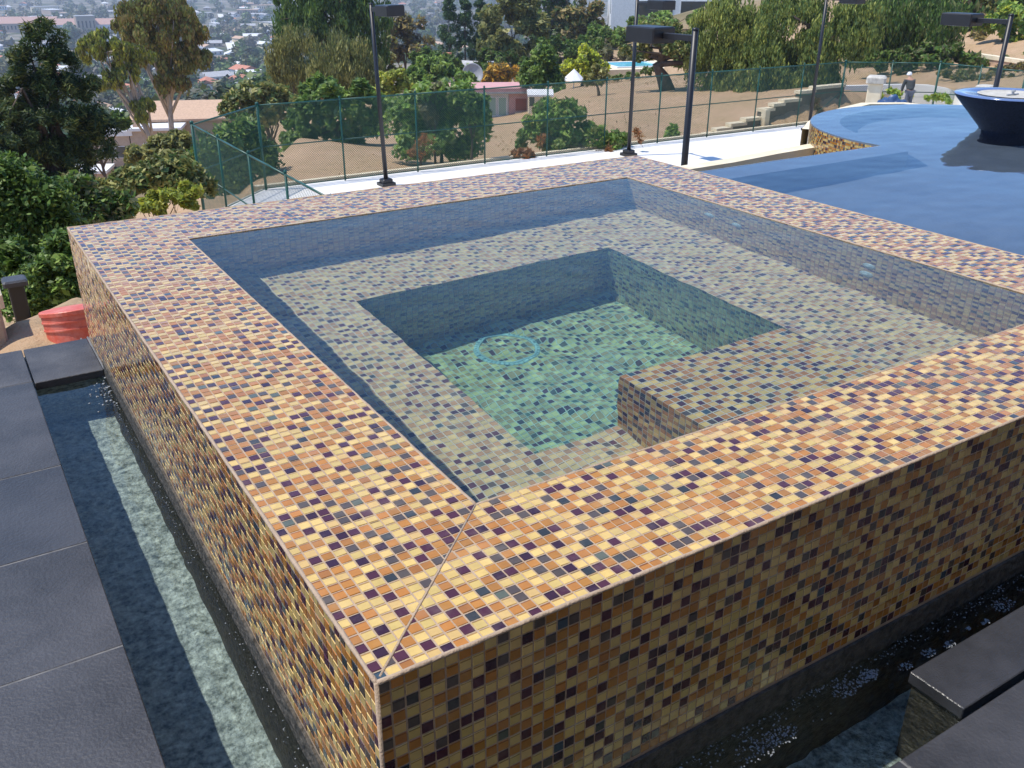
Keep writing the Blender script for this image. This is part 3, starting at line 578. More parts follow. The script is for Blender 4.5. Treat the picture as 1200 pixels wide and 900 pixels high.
def person(loc, rz):
    t = thing('person', 'person in dark work clothes and a pale cap stooping by the retaining wall', 'person', loc, rz)
    def skin(name, verts, edges, rad, m, parent, root=0, sub=2):
        me = bpy.data.meshes.new(name); me.from_pydata(verts, edges, []); o = link(name, me, m, parent)
        sk = o.modifiers.new('skin', 'SKIN')
        for k, r in enumerate(rad): me.skin_vertices[0].data[k].radius = (r, r)
        me.skin_vertices[0].data[root].use_root = True
        ss = o.modifiers.new('sub', 'SUBSURF'); ss.levels = ss.render_levels = sub; return o
    v = [(0, 0, .88), (0, -.06, 1.05), (0, -.17, 1.25), (0, -.25, 1.4), (0, -.31, 1.49), (0, -.37, 1.59), (-.09, 0, .84), (-.11, -.06, .47), (-.12, .04, .09), (-.12, -.1, .04), (.09, 0, .84), (.13, .04, .47), (.13, .16, .09), (.13, .03, .04),
         (-.2, -.24, 1.36), (-.26, -.3, 1.08), (-.22, -.46, .86), (-.21, -.52, .78), (.2, -.24, 1.36), (.27, -.26, 1.08), (.22, -.4, .86), (.21, -.46, .78)]
    e = [(0, 1), (1, 2), (2, 3), (3, 4), (4, 5), (0, 6), (6, 7), (7, 8), (8, 9), (0, 10), (10, 11), (11, 12), (12, 13), (3, 14), (14, 15), (15, 16), (16, 17), (3, 18), (18, 19), (19, 20), (20, 21)]
    skin('body', v, e, [.15, .15, .17, .13, .06, .095, .1, .075, .05, .045, .1, .075, .05, .045, .07, .052, .04, .04, .07, .052, .04, .04], MT['skin'], t)
    skin('jacket', v[:4]+v[14:17]+v[18:21], [(0, 1), (1, 2), (2, 3), (3, 4), (4, 5), (5, 6), (3, 7), (7, 8), (8, 9)], [.17, .18, .2, .15, .095, .075, .06, .095, .075, .06], MT['cloth'], t)
    skin('trousers', [v[0], v[6], v[7], v[8], v[10], v[11], v[12]], [(0, 1), (1, 2), (2, 3), (0, 4), (4, 5), (5, 6)], [.165, .115, .092, .075, .115, .092, .075], MT['jeans'], t)
    mb = MB(); mb.lathe([(.112, -.03), (.116, .02), (.1, .08), (.05, .115), (0, .12)], 16, (0, -.375, 1.63)); mb.box(-.08, .08, -.56, -.45, 1.6, 1.615); mb.build('cap', MT['white'], t, True)
q = at(1064, 121, 49); person((q[0], q[1], q[2]-.35), math.radians(150))
q = at(1148, 103, 40); rk = thing('rubble_blocks', 'two pale stone blocks at the foot of a light pole behind the bowl', 'blocks', (q[0], q[1], q[2]-.2))
mb = MB(); mb.bbox(-.5, .1, -.3, .3, -1.8, .2, .06); mb.build('block', MT['capstone'], rk); mb = MB(); mb.bbox(.14, .7, -.3, .3, -1.8, .28, .06); mb.build('block', MT['capstone'], rk)
tw = thing('terrace_wall', 'tan low terrace wall with a pale cap on the right slope', 'wall', tuple(at(1170, 70, 72)))
A = hitg(1143, 76); A = at(1143, 67, math.dist(A[:2], CAM[:2])); B = hitg(1215, 76); B = at(1215, 66, math.dist(B[:2], CAM[:2])); d = B-A; L_ = np.linalg.norm(d[:2]); ang = math.atan2(d[1], d[0])
T = lambda p: (A[0]+p[0]*math.cos(ang)-p[1]*math.sin(ang)-tw.location.x, A[1]+p[0]*math.sin(ang)+p[1]*math.cos(ang)-tw.location.y, A[2]+p[2]-tw.location.z)
mb = MB(); mb.box(0, L_, 0, .4, -1.6, 0, T); mb.build('wall', MT['tanroof'], tw); mb = MB(); mb.box(-.05, L_, -.06, .46, 0, .22, T); mb.build('cap', MT['cream'], tw)
# ------------------------------------------------------------------ unseen house and patio roof, added to dim and warm the spa front
t = thing('house', 'unseen brown stucco house with a patio roof, added to shade and warm the spa', 'house', (3, -6, -.5))
mb = MB(); mb.box(-11, 11, -4, .6, -.6, 6.4); mb.build('wall', MT['bouncewall'], t)
mb = MB(); mb.box(-11.5, 11.5, -4.5, 1.3, 6.42, 6.8); mb.build('roof', MT['tanroof'], t)
mb = MB(); mb.box(-1.6, 10, .62, 4.35, 3.0, 3.14); pr = mb.build('shade_roof', MT['bark'], t)  # added roof, placed to cut sky light on the spa front
for k in range(8): mb = MB(); mb.box(-1.5+k*1.45, -1.4+k*1.45, .62, 4.5, 2.8, 2.998); mb.build('beam', MT['bark'], pr)
for x in (-1.3, 4, 9.2): mb = MB(); mb.box(x-.1, x+.1, 1.4, 1.6, 0, 2.8); mb.build('post', MT['bark'], t)
for x in (-7, -2, 3, 7): mb = MB(); mb.box(x-.9, x+.9, .55, .64, .05, 2.3); f = mb.build('door', MT['white'], t); mb = MB(); mb.box(x-.8, x+.8, .63, .66, .15, 2.2); mb.build('pane', MT['glassdark'], f)
# ------------------------------------------------------------------ left: bucket, board, bench block, bollard
bk = thing('bucket', 'scuffed red plastic bucket with white lettering behind the stone slab', 'bucket', (.03, 3.84, -1.0), .35); bk.rotation_euler = (math.radians(-13), 0, 0)
mb = MB(); mb.lathe([(.14, 0), (.143, .02), (.146, .27), (.1475, .285), (.1525, .286), (.1525, .293), (.149, .294), (.15, .325), (.155, .326), (.155, .333), (.1515, .334), (.153, .362), (.159, .363), (.16, .38), (.156, .384), (0, .386)], 48); mb.build('body', MT['red'], bk)
mb = MB(); mb.tube([(.157*math.cos(a), .157*math.sin(a), .318-.10*math.sin((a-.3)/2.3*PI)) for a in np.linspace(.3, 2.6, 16)], .003, 6); mb.build('handle', MT['galv'], bk)
cu = bpy.data.curves.new('lettering', 'FONT'); cu.body = 'L&T'; cu.size = .075; cu.extrude = .0008; cu.align_x = 'LEFT'
to = bpy.data.objects.new('lettering', cu); col.objects.link(to); dg_ = bpy.context.evaluated_depsgraph_get(); me = bpy.data.meshes.new_from_object(to.evaluated_get(dg_)); bpy.data.objects.remove(to); bpy.data.curves.remove(cu)
for v in me.vertices: r = .1405+.0005+v.co.z; zz = .19+v.co.y; r = .143+(zz-.02)/.25*.003+.0012+v.co.z; a = 4.62+v.co.x/.14; v.co = (r*math.cos(a), r*math.sin(a), zz)
link('lettering', me, MT['white'], bk)
bl = thing('stone_bench', 'tan stone block bench at the left edge beside the shrubs', 'bench', (-.625, 4.2, -.99))
mb = MB(); mb.bbox(-.5, .34, -.2, .2, 0, .4, .012); mb.build('base', MT['stucco'], bl); mb = MB(); mb.bbox(-.52, .36, -.22, .22, .4, .48, .012); mb.build('seat_slab', MT['cream'], bl)
pk = tag(MB().bbox(-.8, -.225, 3.36, 3.46, -.72, -.665, .006).build('wood_plank', MT['wood']), 'pale plank lying across the sand behind the dark paving', 'plank')
sandp = MB(); n = 34
V = [(-1.3+2.2*i/n, 3.13+1.6*j/n, -.9+.03*noise.noise((i*.35, j*.35, 1))+.03*noise.noise((i*.9, j*.9, 5))-(.06*(j/n)**2)) for j in range(n+1) for i in range(n+1)]
sandp.add(V, [(j*(n+1)+i, j*(n+1)+i+1, (j+1)*(n+1)+i+1, (j+1)*(n+1)+i) for j in range(n) for i in range(n)]); o = sandp.build('sand', MT['sand'], None, True); o['kind'] = 'structure'
bo = thing('bollard_light', 'dark square bollard lamp with a pale flat cap among the shrubs', 'bollard', (-.14, 5.5, -1.39)); bo.scale = (.86, .86, 1)
mb = MB(); mb.bbox(-.055, .055, -.055, .055, 0, .47, .008); mb.build('post', MT['darkmetal'], bo); mb = MB(); mb.bbox(-.085, .085, -.085, .085, .47, .51, .012); mb.build('cap', MT['slate'], bo)
# ------------------------------------------------------------------ foliage
GREEN = {
 'dark': [(0.0315, 0.066, 0.018), (0.0525, 0.099, 0.024), (0.0788, 0.14, 0.033), (0.123, 0.181, 0.045)],
 'pine': [(.016, .033, .015), (.03, .054, .019), (.055, .08, .026), (.12, .135, .045)],
 'mid': [(0.0525, 0.099, 0.027), (0.0963, 0.165, 0.039), (0.149, 0.231, 0.06), (0.21, 0.281, 0.0825)],
 'olive': [(0.0875, 0.099, 0.042), (0.149, 0.157, 0.06), (0.21, 0.206, 0.0825), (0.28, 0.264, 0.112)],
 'pepper': [(0.0788, 0.107, 0.033), (0.131, 0.165, 0.048), (0.193, 0.231, 0.0675), (0.28, 0.297, 0.09)],
 'brown': [(0.105, 0.0825, 0.0375), (0.175, 0.132, 0.0525), (0.245, 0.181, 0.075), (0.193, 0.198, 0.0675)],
 'yellow': [(0.28, 0.33, 0.03), (0.438, 0.478, 0.045), (0.595, 0.594, 0.06), (0.35, 0.429, 0.06)],
 'yolive': [(0.14, 0.165, 0.0375), (0.228, 0.247, 0.0525), (0.333, 0.33, 0.075), (0.175, 0.214, 0.06)],
 'light': [(0.105, 0.181, 0.045), (0.175, 0.281, 0.0675), (0.263, 0.363, 0.105), (0.193, 0.264, 0.105)],
 'grey': [(0.123, 0.124, 0.09), (0.175, 0.165, 0.128), (0.228, 0.206, 0.15), (0.158, 0.165, 0.105)],
 'rust': [(.22, .085, .04), (.32, .13, .055), (.3, .16, .085), (.2, .1, .055)],
 'orange': [(0.525, 0.314, 0.045), (0.385, 0.247, 0.045), (0.28, 0.214, 0.045), (0.6, 0.363, 0.075)],
 'cypress': [(0.021, 0.0528, 0.027), (0.035, 0.0825, 0.039), (0.0613, 0.116, 0.0525), (0.0875, 0.14, 0.06)],
}
def unit(v): return v/(np.linalg.norm(v, axis=-1, keepdims=True)+1e-9)
def leaves(cl, sp_, n, size, pal, aspect=.55, droop=0., up=.6, org=None):
    k = len(cl); idx = rng.integers(0, k, n); off = rng.normal(0, 1, (n, 3)); off = off/np.maximum(1, np.linalg.norm(off, axis=1, keepdims=True)/1.5)
    c = cl[idx]+off*np.asarray(sp_)
    if droop: c[:, 2] -= np.abs(rng.normal(0, droop, n))
    out = unit(c-(org if org is not None else cl.mean(0)))
    nr = unit(rng.normal(0, 1, (n, 3))+out*.7+np.array([0, 0, up])); t = rng.normal(0, 1, (n, 3))
    if droop: t = t*.25+np.array([0, 0, -1.]); 
    t = unit(t-nr*np.sum(t*nr, 1, keepdims=True)) if not droop else unit(t)
    if droop: nr = unit(nr-t*np.sum(nr*t, 1, keepdims=True))
    b = np.cross(nr, t); s = size*np.clip(rng.lognormal(-.08, .42, (n, 1)), .35, 2.2); h = t*s*.5; g = b*s*.5*aspect
    V = np.stack([c-h, c+g*.9-h*.1, c+h, c-g*.9-h*.1], 1)
    P_ = np.array(GREEN[pal])*(1.42, 1.4, 1.0); kc = rng.integers(0, len(P_), k); ci = np.where(rng.random(n) < .45, kc[idx], rng.integers(0, len(P_), n)); C_ = P_[ci]*rng.uniform(.75, 1.25, (n, 1))
    return V.reshape(-1, 3), np.arange(4*n).reshape(-1, 4), C_
def clumps(blobs, per):
    out = []
    for (c, r, w) in blobs:
        m = max(3, int(per*w)); d = unit(rng.normal(0, 1, (m, 3))); d[:, 2] = np.where(d[:, 2] < -.5, -d[:, 2], d[:, 2]); out.append(np.array(c)+d*np.array(r)*rng.uniform(.35, 1.0, (m, 1))**.6)
    return np.concatenate(out)
def tree(name, label, cat, blobs, D, n=6000, size=.2, pal='mid', trunk=.15, group=None, aspect=.55, droop=0., spread=.28, per=26, bark='bark', base=None, lean=None, pal2=None, limbs=7, part='crown'):
    # blobs are (photo x, photo y, half width, half height[, extra metres of distance]) of the crown's lobes as seen from the photo
    B = []
    for q in blobs:
        d = D+(q[4] if len(q) > 4 else rnd.uniform(-.12, .12)*q[2]*D/F*2); c = at(q[0], q[1], d); rx, rz = q[2]*d/F, q[3]*d/F; B.append((c, (rx, rx, rz), max(.3, q[2]*q[3]/900)))
    cen = sum(b[0]*b[2] for b in B)/sum(b[2] for b in B)
    bx, by = (cen[0], cen[1]) if base is None else tuple(at(base, 100, D)[:2])
    z0 = gz(bx, by)-.1; t = thing(name, label, cat, (bx, by, z0), 0, group); L0 = np.array([bx, by, z0])
    cl = clumps(B, per); mr = np.mean([min(b[1]) for b in B])
    V, Fq, C_ = leaves(cl, mr*spread, n, size, pal, aspect, droop, org=cen-np.array([0, 0, mr*.5]))
    if pal2:
        hi = C_.copy(); P2 = np.array(GREEN[pal2]); sel = rng.random(n) < .3; C_[sel] = P2[rng.integers(0, len(P2), sel.sum())]
    link(part, mesh_np(V-L0, Fq, C_, name=part), MT['leaf'], t)
    mb = MB(); top = cen-L0; mid = top*np.array([.5, .5, .45])+np.array([rnd.uniform(-.05, .05)*top[2], rnd.uniform(-.05, .05)*top[2], 0])
    if lean is not None: mid = top*.5+np.array(lean)
    tr = trunk
    mb.tube([(0, 0, -.3), mid*.5, mid, top*.85], [tr*1.25, tr, tr*.8, tr*.5], 8)
    for k in range(limbs):
        b = B[k % len(B)][0]-L0; q = cl[rnd.randrange(len(cl))]-L0; s0 = mid+(top*.85-mid)*rnd.uniform(0, .8)
        mb.tube([s0, s0*.5+b*.5+np.array([rnd.uniform(-.1, .1)*mr]*3), b*.5+q*.5, q], [tr*.5, tr*.36, tr*.22, tr*.06], 6)
    mb.build('trunk' if part == 'crown' else 'stems', MT[bark], t, True); return t
# near shrubs on the left slope
def shrub(label, blobs, D, n, size, pal, **k): return tree('shrub', label, 'shrub', blobs, D, n, size, pal, trunk=k.pop('trunk', .03), part='foliage', **k)
G1 = 'shrubs on the slope left of the spa'
shrub('glossy dark green shrub at the left edge above the bench', [(15, 235, 34, 40), (40, 285, 42, 38), (5, 290, 40, 45), (60, 250, 26, 30)], 11, 30000, .055, 'dark', per=60, group=G1)
shrub('leafy green shrub behind the red bucket', [(70, 335, 34, 32), (40, 350, 30, 25), (85, 310, 26, 36), (95, 350, 22, 20), (75, 362, 24, 8)], 7.6, 26000, .042, 'mid', per=60, pal2='dark', group=G1)
shrub('dark low shrub around the bollard lamp', [(10, 345, 24, 18, .8), (46, 345, 16, 18, .4), (14, 305, 26, 20, .8)], 7.2, 9000, .05, 'dark', per=50, group=G1)
shrub('olive green shrub right below the pale roofed house', [(165, 220, 34, 20), (195, 208, 34, 22), (218, 218, 26, 24), (118, 236, 34, 18)], 24, 12000, .16, 'olive', per=50, pal2='mid', group=G1)
shrub('bright yellow green shrub in front of the fence corner', [(195, 238, 26, 12), (222, 232, 18, 14), (175, 245, 20, 10)], 20, 6000, .12, 'yolive', per=50, pal2='yellow', group=G1)
shrub('dark green shrub between the pine and the fence', [(110, 255, 30, 20), (135, 245, 20, 16), (85, 240, 25, 30)], 17, 8000, .12, 'dark', per=50, pal2='olive', group=G1)
shrub('grey green bush on the slope under the eucalyptus', [(172, 186, 20, 14), (205, 176, 26, 16), (190, 200, 26, 14)], 42, 7000, .25, 'olive', per=40, group=G1)
shrub('dark green bush inside the left corner of the court fence', [(280, 165, 26, 24), (255, 185, 30, 26), (300, 190, 26, 24), (270, 215, 30, 20)], 40, 8000, .24, 'mid', per=40, pal2='dark', group=G1)
# big trees left
tree('pine_tree', 'tall dark pine with pale tipped needles at the left', 'tree',
     [(52, 48, 18, 18), (40, 75, 24, 20), (70, 78, 26, 18), (25, 105, 28, 20), (62, 110, 34, 22), (95, 105, 24, 16), (20, 145, 38, 26), (65, 150, 40, 26), (108, 145, 26, 20), (30, 190, 44, 30), (75, 190, 38, 28), (15, 225, 40, 30), (60, 230, 36, 26), (110, 175, 22, 18)], 28, 60000, .15, 'pine', trunk=.2, aspect=.22, spread=.2, per=34, base=55, limbs=14)
tree('eucalyptus_tree', 'tall eucalyptus with pale trunk and patchy brownish crown', 'tree',
     [(185, 25, 38, 28), (150, 30, 20, 26), (215, 35, 24, 22), (175, 60, 28, 18), (212, 70, 26, 16), (232, 62, 12, 18), (200, 95, 18, 10)], 75, 38000, .24, 'brown', trunk=.26, bark='palebark', spread=.24, per=34, base=206, limbs=14, droop=.15, pal2='yolive')
tree('eucalyptus_tree', 'lower yellow green gum tree beside the brownish eucalyptus', 'tree',
     [(125, 55, 26, 16), (105, 62, 16, 16), (148, 62, 18, 14), (165, 65, 14, 8), (125, 100, 22, 10), (145, 85, 18, 10), (170, 130, 16, 12)], 66, 24000, .21, 'yolive', trunk=.2, bark='palebark', spread=.24, per=34, base=190, limbs=12, droop=.1, pal2='olive')
tree('tree', 'dark tree cut off by the left edge beyond the pine', 'tree', [(-12, 130, 18, 30), (-8, 180, 18, 30)], 34, 5000, .3, 'pine', per=30, aspect=.25)
tree('tree', 'round dark tree between the pine and the tan roof', 'tree', [(104, 150, 14, 16), (138, 145, 9, 8), (96, 178, 12, 18)], 70, 3500, .35, 'dark', per=30)
# middle trees
tree('conifer_tree', 'very tall dark green tree behind the leftmost court light', 'tree', [(385, 20, 52, 32), (355, 40, 34, 30), (420, 45, 32, 34), (390, -25, 40, 30), (440, 75, 16, 26), (350, 5, 26, 24), (430, 10, 26, 28)], 88, 30000, .34, 'dark', trunk=.4, per=44, spread=.16, pal2='mid', droop=.25, aspect=.4)
tree('willow_tree', 'grey green drooping tree left of the court light', 'tree', [(345, 65, 26, 28), (330, 85, 20, 22), (355, 95, 22, 18)], 80, 14000, .28, 'olive', droop=.45, aspect=.3, per=26)
tree('willow_tree', 'broad drooping olive tree just behind the court light', 'tree', [(400, 70, 32, 30), (420, 90, 26, 24), (385, 95, 24, 22), (435, 95, 16, 18)], 76, 20000, .28, 'olive', droop=.45, aspect=.3, per=26, pal2='pepper')
tree('tree', 'leafy blue green tree behind the fence left of the court light', 'tree', [(378, 118, 30, 24), (400, 135, 28, 24), (365, 145, 26, 22), (420, 110, 14, 12), (395, 165, 32, 14), (350, 168, 18, 12), (425, 150, 22, 24), (440, 130, 14, 20)], 49, 15000, .3, 'mid', per=40, pal2='light', spread=.2)
tree('tree', 'pale green bushy tree on the left of the dirt slope', 'tree', [(300, 118, 24, 16), (320, 135, 26, 20), (335, 120, 18, 16), (280, 125, 18, 12)], 62, 6000, .34, 'olive', per=36, pal2='mid')
shrub('yellow green bush right beside the leftmost light pole', [(460, 95, 16, 12), (470, 105, 12, 12), (452, 108, 10, 10)], 70, 3500, .32, 'yolive', per=40, pal2='yellow')
tree('tree', 'bare brownish tree beyond the light pole', 'tree', [(470, 45, 24, 18), (490, 60, 18, 16), (460, 70, 20, 18), (478, 30, 18, 10)], 125, 4500, .6, 'brown', per=26, pal2='grey')
for x, w, lab in ((527, 13, 'dark cypress tree, left of the three in a row'), (545, 12, 'dark cypress tree, middle of the three in a row'), (563, 11, 'dark cypress tree, right of the three in a row')):
    tree('cypress_tree', lab, 'tree', [(x, 60, w, 22), (x, 35, w*.85, 22), (x, 15, w*.5, 16)], 140, 7500, .32, 'cypress', group='cypress row beyond the court', per=60, aspect=.35, spread=.22)
tree('olive_tree', 'large grey olive tree beyond the white roof', 'tree', [(598, 30, 30, 26), (575, 50, 18, 18), (620, 45, 24, 28), (590, 65, 26, 14), (610, 5, 24, 14)], 118, 9000, .55, 'olive', per=28, pal2='pepper', spread=.22)
tree('tree', 'dark tree at the top edge beyond the olive tree', 'tree', [(640, 15, 20, 26), (655, 35, 20, 20), (632, 45, 14, 16)], 150, 5000, .7, 'dark', per=26, pal2='grey')
tree('tree', 'brown green tree left of the white modern house', 'tree', [(680, 20, 26, 18), (670, 45, 24, 16), (700, 45, 20, 16)], 145, 5000, .7, 'brown', per=26, pal2='dark')
tree('tree', 'green tree in front of the white modern house', 'tree', [(705, 48, 28, 18), (730, 55, 18, 14), (690, 62, 20, 10)], 118, 5500, .5, 'mid', per=30, pal2='pepper')
tree('tree', 'pale leafed tree hiding the lower part of the white house', 'tree', [(785, 28, 36, 12), (815, 35, 22, 16), (755, 32, 20, 8)], 112, 6000, .42, 'light', per=30, pal2='olive')
shrub('orange brown bush beside the grey dish', [(588, 88, 16, 13), (575, 93, 10, 9), (600, 90, 10, 12)], 104, 3000, .36, 'orange', per=36, pal2='brown')
shrub('grey green hedge above the pink building', [(625, 85, 16, 14), (612, 92, 14, 10), (650, 80, 18, 10)], 112, 3500, .4, 'grey', per=36, pal2='mid')
tree('tree', 'small round dark tree right of the pink building', 'tree', [(637, 82, 20, 20), (625, 95, 16, 14), (648, 98, 14, 12), (638, 68, 12, 12)], 66, 7000, .26, 'mid', per=40, pal2='dark', base=634)
tree('tree', 'bright yellow green tree left of the small swimming pool', 'tree', [(686, 72, 20, 16), (678, 85, 18, 10), (698, 80, 12, 12), (668, 82, 10, 8)], 84, 6500, .34, 'yellow', per=36, pal2='yolive')
tree('tree', 'small sapling below the yellow green tree', 'tree', [(702, 88, 11, 10), (695, 95, 9, 7)], 64, 1600, .24, 'olive', per=30, base=703, trunk=.1)
G2 = 'bushes growing through the far court fence'
shrub('large green bush pressed against the fence right of the light pole', [(475, 150, 26, 34), (505, 130, 30, 24), (540, 150, 36, 34), (552, 132, 18, 22), (500, 170, 34, 22), (540, 178, 32, 14), (520, 112, 40, 12)], 41, 17000, .22, 'light', per=40, pal2='light', group=G2, trunk=.08)
shrub('dark leafy green bush at the top of the fence near the pink building', [(545, 125, 22, 18), (560, 140, 12, 16)], 39.5, 7000, .22, 'mid', per=40, pal2='dark', group=G2, trunk=.06)
shrub('bare grey bush inside the large green bush', [(515, 120, 22, 18), (500, 140, 12, 16)], 40, 3000, .2, 'grey', per=36, group=G2, trunk=.05, aspect=.2)
shrub('dead rust coloured branches low in the large green bush', [(498, 172, 12, 14), (488, 182, 10, 8)], 38.5, 700, .18, 'rust', per=36, group=G2, trunk=.05, aspect=.18)
shrub('dry rust red shrub at the foot of the fence', [(606, 186, 16, 8), (616, 182, 14, 8)], 39.8, 1700, .24, 'rust', per=36, group=G2, trunk=.03, aspect=.3)
shrub('light green spreading bush at the fence left of the spa corner', [(640, 145, 22, 26), (655, 165, 30, 20), (690, 165, 24, 16), (625, 160, 16, 18), (718, 168, 16, 10), (665, 135, 22, 14)], 42.5, 15000, .23, 'light', per=40, pal2='yolive', group=G2, trunk=.06)
shrub('reddish dead shoot in the light green bush', [(636, 168, 7, 12), (714, 178, 5, 6), (747, 162, 4, 12)], 41.3, 500, .24, 'rust', per=30, group=G2, trunk=.02, aspect=.2)
shrub('thin green weed behind the fence right of the light pole', [(787, 158, 8, 10)], 46, 500, .22, 'light', per=30, group=G2, trunk=.02)
# the oak and the pepper trees on the right
tree('oak_tree', 'spreading oak with dark leaning trunk beside the small swimming pool', 'tree', [(775, 50, 36, 14), (745, 62, 22, 12), (805, 58, 30, 14), (775, 38, 30, 10), (830, 70, 16, 12)], 63, 8000, .26, 'olive', trunk=.42, per=36, pal2='mid', base=784, limbs=14, lean=(-.9, .2, .2))
PT = 'pepper_tree'
tree(PT, 'drooping pepper tree left of the tall light pole', 'tree', [(850, 30, 36, 30), (835, 75, 28, 34), (865, 80, 34, 36), (845, 110, 24, 22), (880, 50, 30, 36)], 62, 44000, .21, 'pepper', droop=.35, aspect=.36, per=46, trunk=.4, group='pepper trees behind the court', spread=.15)
tree(PT, 'huge drooping pepper tree behind the tall light pole', 'tree', [(925, 30, 40, 36), (900, 80, 36, 40), (945, 75, 40, 36), (975, 45, 34, 36), (925, 115, 40, 22), (885, 115, 30, 24), (1005, 30, 30, 30), (965, 105, 28, 20)], 60, 66000, .21, 'pepper', droop=.35, aspect=.36, per=46, trunk=.5, group='pepper trees behind the court', spread=.15, pal2='mid')
tree(PT, 'shady dark pepper tree right of the tall light pole', 'tree', [(1040, 30, 36, 34), (1010, 70, 30, 30), (1075, 25, 40, 30), (1060, 60, 34, 20), (1100, 40, 30, 30)], 72, 32000, .28, 'dark', droop=.4, aspect=.3, per=34, trunk=.5, group='pepper trees behind the court', spread=.2, pal2='pepper')
tree('tree', 'olive green tree at the top right corner', 'tree', [(1140, 8, 34, 20), (1185, 12, 30, 24), (1110, 0, 30, 20), (1215, 30, 24, 40)], 92, 8000, .5, 'olive', per=30, pal2='mid')
tree('tree', 'bright green small tree beside the lamp above the fire bowl', 'tree', [(1165, 30, 15, 11), (1178, 18, 14, 10), (1195, 42, 12, 12)], 76, 3000, .34, 'light', per=36, pal2='yellow')
shrub('dark scrubby bush under the lamp head', [(1115, 70, 22, 12), (1085, 68, 30, 12), (1140, 75, 12, 8), (1040, 75, 30, 14)], 66, 6000, .3, 'dark', per=40, pal2='olive')
shrub('brown dry brush on the right slope', [(1155, 52, 24, 10), (1135, 58, 14, 8)], 80, 2500, .34, 'brown', per=36, pal2='grey')
shrub('low light green plants before the retaining wall', [(1040, 112, 16, 8), (1052, 116, 16, 6), (1095, 118, 18, 5), (1030, 116, 10, 6)], 53, 3500, .2, 'light', per=30, pal2='yellow')
shrub('tan dry grass clump between the stepped wall and the pool', [(930, 135, 20, 9), (915, 142, 16, 6), (950, 128, 12, 10)], 53, 2500, .3, 'brown', per=30, pal2='rust', aspect=.12)
shrub('small green shrub below the stepped wall', [(868, 153, 9, 7), (908, 148, 12, 8)], 52, 1200, .2, 'mid', per=30)

tree('tree', 'round bright green tree below the white gabled house', 'tree', [(500, 88, 26, 16), (525, 96, 24, 14), (480, 98, 18, 12), (545, 98, 12, 12), (510, 78, 18, 10)], 92, 7500, .42, 'light', per=36, pal2='mid')
tree('tree', 'dark green tree between the bare tree and the gabled house', 'tree', [(520, 72, 18, 10), (500, 70, 18, 12), (540, 86, 12, 8)], 112, 4500, .5, 'mid', per=30, pal2='dark')
tree('tree', 'green tree right behind the orange brown bush', 'tree', [(575, 72, 18, 14), (600, 76, 20, 12), (565, 84, 10, 8)], 112, 4500, .5, 'dark', per=30, pal2='olive')
tree('tree', 'grey green tree filling the gap left of the bare brownish tree', 'tree', [(450, 78, 12, 16), (462, 92, 16, 10)], 105, 3000, .5, 'olive', per=30, pal2='brown')
tree('tree', 'dense dark tree over the yellow green tree', 'tree', [(660, 62, 16, 14), (645, 62, 14, 16), (680, 58, 16, 10)], 112, 4500, .45, 'mid', per=30, pal2='dark')
shrub('low green hedge on the lawn left of the patio umbrella', [(655, 108, 12, 7), (640, 112, 12, 6)], 80, 2200, .28, 'light', per=36, pal2='mid')
shrub('row of low dark bushes along the front of the little pool', [(715, 92, 12, 4), (740, 90, 14, 4), (762, 84, 12, 4), (698, 98, 10, 4)], 82, 2600, .24, 'mid', per=36, pal2='olive')
tree('tree', 'grey leafed tree behind the little pool', 'tree', [(720, 66, 20, 10), (745, 66, 16, 8), (705, 70, 12, 8)], 104, 4000, .4, 'grey', per=30, pal2='olive')
tree('tree', 'dark tree between the oak and the drooping pepper tree', 'tree', [(815, 55, 16, 20), (805, 75, 14, 12), (825, 90, 12, 12)], 78, 5000, .34, 'pepper', per=30, pal2='mid')
tree('tree', 'shady tree over the brown brush on the right slope', 'tree', [(1105, 30, 30, 26), (1135, 30, 22, 16), (1090, 55, 26, 18), (1120, 55, 16, 12)], 84, 7500, .45, 'dark', per=30, pal2='brown', droop=.4)
tree('tree', 'dark tree at the right edge behind the near light pole', 'tree', [(1200, 55, 18, 30), (1212, 20, 22, 28), (1190, 15, 14, 18)], 84, 5000, .4, 'dark', per=30, pal2='mid')
shrub('green creeper hanging over the tan terrace wall', [(1150, 72, 10, 6), (1188, 74, 14, 6), (1205, 70, 14, 8)], 70, 1800, .24, 'light', per=30, pal2='olive')
shrub('brown brush covering the right slope below the terrace wall', [(1120, 90, 26, 6), (1160, 88, 26, 7), (1190, 84, 20, 8), (1140, 96, 20, 5)], 60, 5200, .22, 'brown', per=44, pal2='grey', aspect=.3)
# ------------------------------------------------------------------ houses near enough to show parts
def local(t, mb, name, m, parent=None): return mb.build(name, m, parent or t)
def windows(t, spec, parent):                           # (x, z, w, h, face y) on the wall that faces -y
    for x, z, w_, h_, y in spec:
        mb = MB(); mb.box(x-.06, x+w_+.06, y-.05, y+.02, z-.06, z+h_+.06); f = mb.build('window', MT['white'], parent)
        mb = MB(); mb.box(x, x+w_, y-.065, y-.04, z, z+h_); mb.build('pane', MT['glassdark'], f)
def gable(mb, x0, x1, y0, y1, z, h, ov=.5):             # ridge along x, with real thickness
    ym = (y0+y1)/2; a = [(x0-ov, y0-ov, z-.12), (x1+ov, y0-ov, z-.12), (x1+ov, ym, z+h), (x0-ov, ym, z+h), (x0-ov, y1+ov, z-.12), (x1+ov, y1+ov, z-.12)]
    v = a+[(p[0], p[1], p[2]-.25) for p in a]
    mb.add(v, [(0, 1, 2, 3), (3, 2, 5, 4), (7, 6, 9, 8), (8, 9, 10, 11), (0, 6, 7, 1), (4, 5, 11, 10), (0, 3, 9, 6), (3, 4, 10, 9), (1, 7, 8, 2), (2, 8, 11, 5)])
